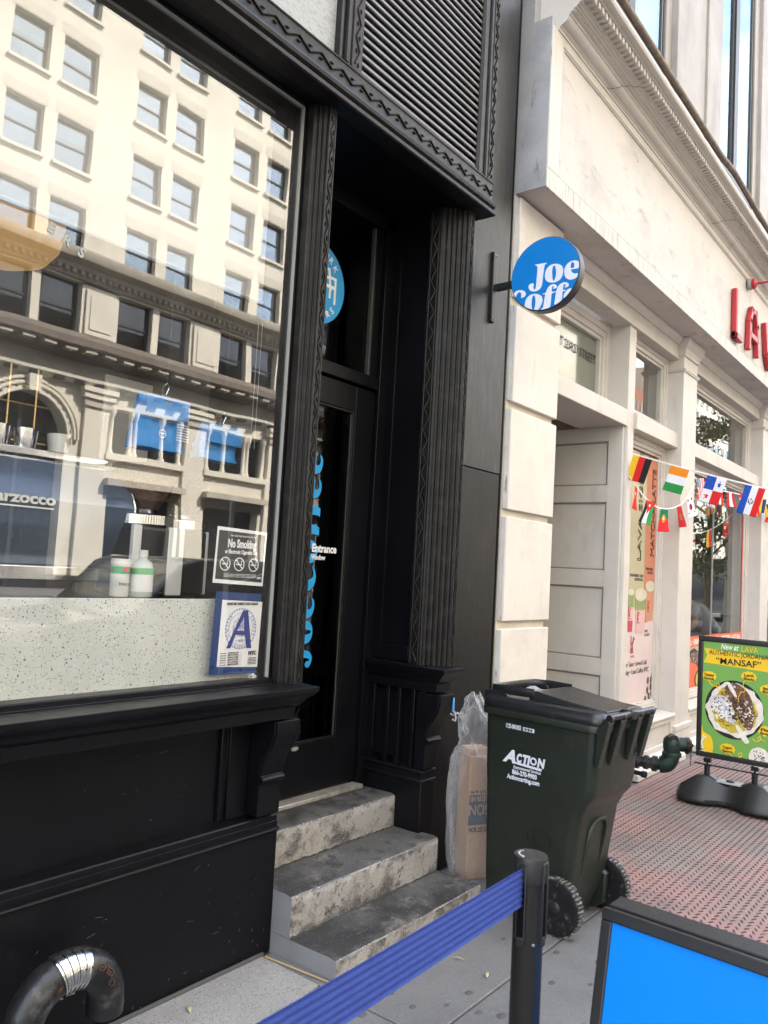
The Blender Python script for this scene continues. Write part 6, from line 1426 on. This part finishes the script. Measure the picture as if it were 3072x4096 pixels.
# ================================================================ seated person inside the shop
pr=tag(empty('person',(11.45,3.10,.05)),'person in a grey short sleeved shirt bending away inside the shop window','person')
def skinned(name,joints,edges,mat,parent,root=0,lv=2):
    me=bpy.data.meshes.new(name); me.from_pydata([j[:3] for j in joints],edges,[]); o=bpy.data.objects.new(name,me); COL.objects.link(o); me.materials.append(MT[mat])
    m=o.modifiers.new('skin','SKIN'); 
    for i,j in enumerate(joints):
        me.skin_vertices[0].data[i].radius=(j[3],j[4] if len(j)>4 else j[3]); me.skin_vertices[0].data[i].use_root=(i==root)
    s=o.modifiers.new('sub','SUBSURF'); s.levels=lv; s.render_levels=lv; m.use_smooth_shade=True
    if parent: setp(o,parent)
    return o
px,py_=11.45,3.10
skinned('body',[(px,py_,.80,.15,.12),(px,py_+.08,1.0,.16,.11),(px,py_+.2,1.18,.19,.10),(px,py_+.30,1.30,.09),(px,py_+.38,1.36,.055),(px,py_+.44,1.40,.08),(px,py_+.50,1.44,.075),
 (px-.20,py_+.27,1.27,.065),(px-.27,py_+.22,1.10,.05),(px-.28,py_+.34,.96,.035),(px-.26,py_+.45,.95,.03),(px+.20,py_+.27,1.27,.065),(px+.27,py_+.25,1.10,.05),(px+.25,py_+.4,1.0,.035),(px+.2,py_+.5,.98,.03),
 (px-.10,py_,.72,.10),(px-.12,py_+.1,.40,.07),(px-.12,py_+.02,.10,.05),(px+.10,py_,.72,.10),(px+.12,py_+.1,.40,.07),(px+.12,py_+.02,.10,.05)],
 [(0,1),(1,2),(2,3),(3,4),(4,5),(5,6),(3,7),(7,8),(8,9),(9,10),(3,11),(11,12),(12,13),(13,14),(0,15),(15,16),(16,17),(0,18),(18,19),(19,20)],'skin',pr)
skinned('shirt',[(px,py_+.03,.93,.185,.145),(px,py_+.09,1.02,.185,.135),(px,py_+.2,1.18,.215,.125),(px,py_+.30,1.30,.11),(px-.20,py_+.27,1.27,.085),(px-.255,py_+.24,1.15,.07),(px+.20,py_+.27,1.27,.085),(px+.255,py_+.25,1.15,.07)],[(0,1),(1,2),(2,3),(3,4),(4,5),(3,6),(6,7)],'shirt',pr)
skinned('trousers',[(px,py_,.80,.175,.145),(px-.10,py_,.70,.12),(px-.12,py_+.1,.40,.09),(px-.12,py_+.03,.12,.07),(px+.10,py_,.70,.12),(px+.12,py_+.1,.40,.09),(px+.12,py_+.03,.12,.07)],[(0,1),(1,2),(2,3),(0,4),(4,5),(5,6)],'shorts',pr)
skinned('hair',[(px,py_+.43,1.44,.085),(px,py_+.49,1.49,.085)],[(0,1)],'hair',pr)

# ================================================================ across the street (seen in the glass)
FYY=-27.58
ob=tag(empty('limestone_building',(22,FYY,0)),'tall sunlit limestone office building with paired windows across the street','building')
def O(name,x0,x1,y0,y1,z0,z1,mat='lime',b=0): return box(name,x0,x1,FYY-y1,FYY-y0,z0,z1,mat,ob,b)   # y measured back from the street face; negative = projecting
pairs=[]; x=14.5-6.07*9
while x<66: pairs.append(x); x+=6.07
rowsz=[14.92+3.6*k for k in range(7)]
ZT=40.0
# wall between the windows
x_prev=-45.0
cols=[]
for p in pairs:
    for q in (0,2.27): cols.append((p+q,p+q+1.68))
prev=-45.0
wallp=MB()
for a,b in cols:
    wallp.box(prev,a,FYY-.9,FYY,13.6,ZT); prev=b
wallp.box(prev,72,FYY-.9,FYY,13.6,ZT)
wallp.build('wall_pier','lime',ob,0,smooth=0)
sp0=MB()
for a,b in cols:
    z=13.6
    for zr in rowsz: sp0.box(a,b,FYY-.9,FYY-.002,z,zr); z=zr+2.06
    sp0.box(a,b,FYY-.9,FYY-.002,z,ZT)
sp0.build('wall_spandrel','lime',ob,0,smooth=0)
w0=None
def window_unit():
    m=MB()
    m.box(0,.07,-.36,-.28,0,2.06); m.box(1.61,1.68,-.36,-.28,0,2.06); m.box(.07,1.61,-.36,-.28,1.98,2.06); m.box(.07,1.61,-.36,-.28,0,.08); m.box(.07,1.61,-.33,-.27,.98,1.06)
    f=m.build('window','sash',None,0,smooth=0)
    g_=quad('pane',[(1.61,-.34,.08),(.07,-.34,.08),(.07,-.34,1.98),(1.61,-.34,1.98)],UPG2,None)
    s=MB().box(-.10,1.78,-.10,.14,-.16,-.02).build('sill','lime',None,0,smooth=0)
    l=MB().box(-.12,1.80,-.05,.015,2.10,2.62).build('lintel_slab','lime3',None,0,smooth=0)
    b=MB().box(.07,1.61,-.60,-.58,0,2).build('dim_room','sash',None,0,smooth=0)
    return f,g_,s,l,b
MT['lime3']=mk('lintel_limestone',(.52,.475,.385),.8,var=.08,vs_=.8,bump=.2,bs=4)
PANE3=glass('far_window_dark',2.0,(.10,.11,.12))
UPG2=glass('far_window',6.0,(.55,.60,.63),gcol=(.80,.93,1.0))
f0,g0,s0,l0,b0=window_unit()
first=True; rn=random.Random(4)
for (a,b) in cols:
    if a<-16: continue
    for zr in rowsz[:6]:
        M_=T((a,FYY,zr))
        if first:
            fo=f0; setp(fo,ob); fo.matrix_basis=M_; first=False
            for c in (g0,): setp(c,fo); 
            g0.matrix_parent_inverse=Matrix()
            for c in (s0,l0): setp(c,fo); c.matrix_parent_inverse=Matrix()
            b0.parent=fo; b0.matrix_parent_inverse=Matrix()
        else:
            fo=f0.copy(); COL.objects.link(fo); fo.parent=ob; fo.matrix_parent_inverse=f0.matrix_parent_inverse.copy(); fo.matrix_basis=M_
            for c in (g0,s0,l0,b0): d=c.copy(); COL.objects.link(d); d.parent=fo; d.matrix_parent_inverse=Matrix()
            if rn.random()<.55:
                h_=rn.choice((.35,.6,.95,1.3)); d=MB().box(.07,1.61,-.50,-.49,1.98-h_,1.98).build('window_blind','lime' if rn.random()<.7 else 'ingrey',None,0,smooth=0); d.parent=fo; d.matrix_parent_inverse=Matrix()
        if False: pass
# main cornice under the office floors
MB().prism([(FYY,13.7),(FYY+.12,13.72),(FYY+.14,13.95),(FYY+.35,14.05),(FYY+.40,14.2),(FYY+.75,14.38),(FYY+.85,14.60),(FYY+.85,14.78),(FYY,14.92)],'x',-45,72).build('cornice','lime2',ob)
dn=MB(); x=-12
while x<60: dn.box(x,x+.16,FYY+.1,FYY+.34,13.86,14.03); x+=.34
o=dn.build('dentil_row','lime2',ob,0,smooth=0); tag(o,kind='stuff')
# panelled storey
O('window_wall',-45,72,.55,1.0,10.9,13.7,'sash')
for p in pairs:
    O('panel_pier',p-2.02,p-.10,.0,.56,11.05,13.72); O('mid_pier',p+1.78,p+2.17,.05,.56,11.05,13.72)
    fx0,fx1=p-1.85,p-.28
    MB().box(fx0,fx1,FYY,FYY+.10,11.3,13.4).build('raised_panel','lime',ob,.03)
    MB().box(fx0+.2,fx1-.2,FYY+.09,FYY+.14,11.55,13.15).build('inner_panel','lime',ob,.03)
    for q in (0,2.27):
        m=MB()
        m.box(p+q-.02,p+q+.10,FYY-.42,FYY-.30,11.0,13.7); m.box(p+q+1.6,p+q+1.72,FYY-.42,FYY-.30,11.0,13.7); m.box(p+q+.10,p+q+1.6,FYY-.42,FYY-.30,12.3,12.4); m.box(p+q+.1,p+q+1.6,FYY-.42,FYY-.3,11.0,11.12)
        f=m.build('window','sash',ob,0,smooth=0); quad('pane',[(p+q+1.6,FYY-.38,11.1),(p+q+.1,FYY-.38,11.1),(p+q+.1,FYY-.38,13.7),(p+q+1.6,FYY-.38,13.7)],PANE3,f)
MB().prism([(FYY-.5,10.05),(FYY+.25,10.05),(FYY+.3,10.17),(FYY+1.05,10.37),(FYY+1.12,10.47),(FYY+1.12,10.77),(FYY+.95,10.85),(FYY+.9,11.05),(FYY-.5,11.09)],'x',-45,72).build('balcony_band','ironl',ob)
mm=MB(); x=-12
while x<60: mm.box(x,x+.55,FYY+.3,FYY+1.02,10.25,10.41); x+=.95
o=mm.build('mutule_row','lime2',ob,0,smooth=0); tag(o,kind='stuff')
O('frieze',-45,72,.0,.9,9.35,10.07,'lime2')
MB().prism([(FYY-.2,9.02),(FYY+.16,9.04),(FYY+.20,9.14),(FYY+.34,9.22),(FYY+.36,9.36),(FYY-.2,9.40)],'x',-45,72).build('string_course','lime',ob)
mm=MB(); x=-12
while x<60:
    for k in range(5): mm.box(x+.1*k,x+.1*k+.06,FYY+.1,FYY+.40,9.03,9.15)
    x+=1.05
o=mm.build('modillion_row','sash',ob,0,smooth=0); tag(o,kind='stuff')
# lower storeys: one arch bay, colonnaded bays either side of it
PIL=[12.8-5.6*k for k in range(9,0,-1)]+[12.8,19.1]+[19.1+5.6*k for k in range(1,9)]
for px0 in PIL:
    O('pilaster',px0,px0+1.25,-.14,.6,0.6,8.2); O('capital',px0-.16,px0+1.41,-.34,.6,8.55,8.82); O('capital',px0-.07,px0+1.32,-.24,.6,8.2,8.55,'lime2'); O('abacus',px0-.22,px0+1.47,-.42,.6,8.82,9.03)
for i,px0 in enumerate(PIL[:-1]):
    x0_,x1_=px0+1.25,PIL[i+1]
    if abs(px0-12.8)<.01:
        ax=(x0_+x1_)/2; R=1.78; zs=6.55
        MB().prism([(x0_-.05,9.03),(x1_+.05,9.03),(x1_+.05,.6),(ax+R,.6),(ax+R,zs)]+[(ax+R*math.cos(rad(a)),zs+R*math.sin(rad(a))) for a in range(10,180,10)]+[(ax-R,zs),(ax-R,.6),(x0_-.05,.6)],'y',FYY-.7,FYY-.03).build('arch_wall','lime',ob)
        for r_,pj,rr2 in ((R+.02,.12,.11),(R+.30,.20,.09),(R+.52,.14,.08)):
            MB().tube([(ax+r_*math.cos(rad(a)),FYY+pj-.05,zs+r_*math.sin(rad(a))) for a in range(0,181,6)],rr2,6).build('arch_moulding','lime',ob,smooth=60)
        vs_=MB()
        for a in range(5,180,10): vs_.M=T((ax,FYY,zs))@Matrix.Rotation(rad(-a),4,'Y'); vs_.box(R+.06,R+.28,-.02,.14,-.10,.10)
        o=vs_.build('voussoir_block','lime',ob,0,smooth=0); tag(o,kind='stuff')
        O('keystone',ax-.26,ax+.26,-.42,.2,zs+R-.05,zs+R+.66)
        O('arch_glass',ax-R-.1,ax+R+.1,.75,.8,0,zs+R+.1,'carg')
        O('arch_mullion',ax-.08,ax+.08,.66,.76,0,zs+R,'sash'); O('arch_transom',ax-R,ax+R,.66,.76,zs-.1,zs+.05,'sash')
        continue
    O('bay_back',x0_,x1_,.75,.8,5.0,9.03,'carg'); O('bay_ground',x0_-.05,x1_+.05,.6,.7,0.0,4.3,'carg')
    O('bay_lintel',x0_,x1_,.0,.7,8.35,9.03); O('bay_sill',x0_-.02,x1_+.02,-.22,.7,5.95,6.25); O('bay_apron',x0_,x1_,.02,.7,4.9,5.96)
    O('bay_cornice',x0_-.02,x1_+.02,-.5,.5,4.75,5.05,'lime2'); O('bay_band',x0_,x1_,-.1,.5,4.3,4.75,'ironl')
    w_=x1_-x0_
    for t in (.06,.30,.64,.70,.94) if i%2 else (.06,.30,.36,.70,.94):
        MB().lathe([(.17,6.25),(.17,6.36),(.115,6.43),(.10,7.95),(.14,8.02),(.18,8.16),(.18,8.35)],(x0_+w_*t,FYY-.05,0),'z',12).build('colonette','lime',ob,smooth=50)
    O('bay_pane',x0_+w_*.36,x1_-w_*.36,.55,.6,6.25,8.35,'carg')
    O('shop_pier',x0_-.02,x0_+.3,0,.7,0,4.3); O('shop_pier',x1_-.3,x1_+.02,0,.7,0,4.3)
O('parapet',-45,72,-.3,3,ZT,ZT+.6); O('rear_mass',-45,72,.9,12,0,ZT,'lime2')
# further buildings along the street, both sides
nb=tag(empty('brick_building',(90,FYY,0)),'red brick building far down the street seen only in the shop glass','building')
def far_block(root,x0,x1,h,mat,ym=FYY,d=12,pitch=3.2):
    MB().box(x0,x1,ym-d,ym-.3,0,h).build('wall',mat,root,0,smooth=0)
    z=4.4; fr=MB(); gl_=[]
    fr.box(x0,x1,ym-.31,ym,0,.6); fr.box(x0,x1,ym-.31,ym,3.3,4.4)
    x=x0+.8
    m=MB(); pane=MB()
    while z<h-2.4:
        x=x0+.9
        while x<x1-1.9:
            m.box(x-.12,x+1.42,ym-.305,ym-.16,z-.12,z); m.box(x-.1,x,ym-.305,ym-.2,z,z+2); m.box(x+1.3,x+1.4,ym-.305,ym-.2,z,z+2); pane.box(x,x+1.3,ym-.305,ym-.28,z,z+1.98); x+=2.5
        z+=pitch
    m.build('window_surround','lime',root,0,smooth=0); pane.build('window_glass',UPG2,root,0,smooth=0)
    fr.build('shopfront_band','lime2',root,0,smooth=0)
far_block(nb,73,100,24,'brick')
nb2=tag(empty('pale_building',(120,FYY,0)),'pale stone building at the far end of the street reflected in the shop glass','building')
far_block(nb2,101,158,30,'lime')
# parked vehicles by the near kerb
def car(name,label,x,y,L,Wd_,prof,glassp,mat,wheels,h0=.0,z0=-.14,cat='car'):
    r=tag(empty(name,(x,y,z0)),label,cat)
    M_=T((x,y,z0))
    MB(M_).prism(prof,'y',-Wd_/2,Wd_/2).build('body',mat,r,.06,3)
    for s in (-1,1):
        for k,gp_ in enumerate(glassp): MB(M_).prism(gp_,'y',s*(Wd_/2+.001),s*(Wd_/2+.006)).build('side_window','carg',r,0)
        for wx,wr in wheels:
            w=MB(M_).lathe([(wr*.6,-.1),(wr*.95,-.11),(wr,-.07),(wr,.07),(wr*.95,.11),(wr*.6,.1)],(wx,s*(Wd_/2-.10),wr),'y',28).build('wheel','rubber',r,smooth=40)
            MB(M_).lathe([(.03,-.02),(wr*.62,-.03),(wr*.62,.03),(.03,.02)],(wx,s*(Wd_/2-.015),wr),'y',20).build('rim','steelb',w,smooth=40)
        MB(M_).box(glassp[0][0][0]-.12,glassp[0][0][0]+.10,s*(Wd_/2+.02)-.06,s*(Wd_/2+.02)+.10,1.0,1.16).build('mirror',mat,r,.03)
    xf=prof[0][0]
    for s in (-1,1):
        MB(M_).box(-L/2-.005,-L/2+.06,s*(Wd_/2-.35)-.17,s*(Wd_/2-.35)+.17,.62,.78).build('headlight','chrome',r,.02); MB(M_).box(L/2-.06,L/2+.005,s*(Wd_/2-.25)-.10,s*(Wd_/2-.25)+.10,.75,.98).build('tail_light','redl',r,.02)
    return r
suv=[(-2.35,.32),(-2.38,.75),(-2.2,.95),(-1.15,1.08),(-.55,1.66),(-.3,1.74),(1.7,1.76),(2.1,1.68),(2.34,1.05),(2.38,.5),(2.3,.3)]
car('parked_car','dark four wheel drive parked at the kerb behind the viewer',6.6,-3.9,4.7,1.9,suv,[[(-1.0,1.10),(-.5,1.60),(.15,1.64),(.15,1.10)],[(.22,1.10),(.22,1.64),(1.1,1.66),(1.1,1.10)],[(1.17,1.10),(1.17,1.66),(1.75,1.64),(2.1,1.10)]],'car',((-1.45,.37),(1.45,.37)))
sed=[(-2.3,.28),(-2.34,.65),(-2.1,.82),(-1.0,.95),(-.35,1.38),(0,1.44),(.9,1.42),(1.6,1.02),(2.2,.95),(2.32,.6),(2.26,.28)]
car('parked_car','pale saloon car parked farther along the kerb',12.4,-3.85,4.6,1.8,sed,[[(-.85,.97),(-.3,1.34),(.25,1.39),(.25,.97)],[(.31,.97),(.31,1.39),(.85,1.37),(1.4,.99)]],'carw',((-1.4,.33),(1.4,.33)))
trk=[(-3.0,.45),(-3.02,1.0),(-2.9,1.3),(-2.3,2.3),(-2.0,2.35),(-1.9,2.9),(3.4,2.9),(3.4,.5)]
car('box_truck','dark box truck parked down the street and reflected in the shop window',35.0,-4.1,6.4,2.2,trk,[[(-2.6,1.35),(-2.2,2.15),(-1.9,2.15),(-1.9,1.35)]],'car',((-2.2,.45),(2.3,.45)),cat='truck')
# street tree and lamp post beyond the frame, mirrored in the big shop window
def tree(x,y,h,r,seed,label):
    t=tag(empty('street_tree',(x,y,0)),label,'tree'); rnd=random.Random(seed)
    MB().tube([(x,y,-.05),(x+.04,y,.8),(x-.03,y+.02,2.0),(x+.05,y,3.0),(x,y,4.6)],lambda s:.14-.09*s,10).build('trunk','bark',t,smooth=60)
    b=MB()
    for k in range(9):
        a=rnd.uniform(0,6.28); z=2.2+.25*k; L=rnd.uniform(.7,1.2)*r; b.tube([(x,y,z),(x+L*.5*math.cos(a),y+L*.5*math.sin(a),z+.5),(x+L*math.cos(a),y+L*math.sin(a),z+1.1)],lambda s:.05-.04*s,6)
    b.build('limb','bark',t,smooth=60)
    m=MB(); cl=[]
    for k in range(26):
        a=rnd.uniform(0,6.28); q=rnd.uniform(0,1)**.5*r; zz=rnd.uniform(2.1,h); q*=math.sin(math.pi*min(1,max(.12,(zz-1.6)/(h-1.2)))); cl.append((x+q*math.cos(a),y+q*math.sin(a),zz,rnd.uniform(.35,.7)))
    for cx_,cy_,cz_,cr in cl:
        for q in range(150):
            v=Vector((rnd.gauss(0,1),rnd.gauss(0,1),rnd.gauss(0,.8))); v=v.normalized()*cr*rnd.uniform(.3,1); c=Vector((cx_,cy_,cz_))+v
            u_=Vector((rnd.uniform(-1,1),rnd.uniform(-1,1),rnd.uniform(-1,1))).normalized(); w_=u_.orthogonal().normalized(); s=rnd.uniform(.05,.09)
            m.add([c-u_*s,c+w_*s*.55,c+u_*s,c-w_*s*.55],[(0,1,2,3)])
    m.build('crown','leaf',t,smooth=0,recalc=False)
tree(24.0,-1.5,6.5,1.9,3,'leafy street tree by the kerb seen in the shop window')
tree(33.5,-1.6,7.0,2.1,5,'second leafy street tree farther along the kerb')
lp2=tag(empty('street_lamp',(27.6,-1.9,0)),'grey street lamp post with a long arm beyond the shop','street lamp')
MB().tube([(27.6,-1.9,0),(27.6,-1.9,7.2)],lambda s:.11-.045*s,16).build('post','gasket',lp2,smooth=60); MB().tube([(27.6,-1.9,6.9),(27.6,-2.6,7.3),(27.6,-4.0,7.45)],.04,8).build('arm','gasket',lp2,smooth=60); MB().lathe([(.06,0),(.14,.1),(.15,.5),(.05,.75)],(27.6,-4.6,7.38),'y',16).build('lamp_head','gasket',lp2,smooth=50); MB().lathe([(.22,0),(.22,.25),(.13,.5)],(27.6,-1.9,0),'z',12).build('base','gasket',lp2,.01)
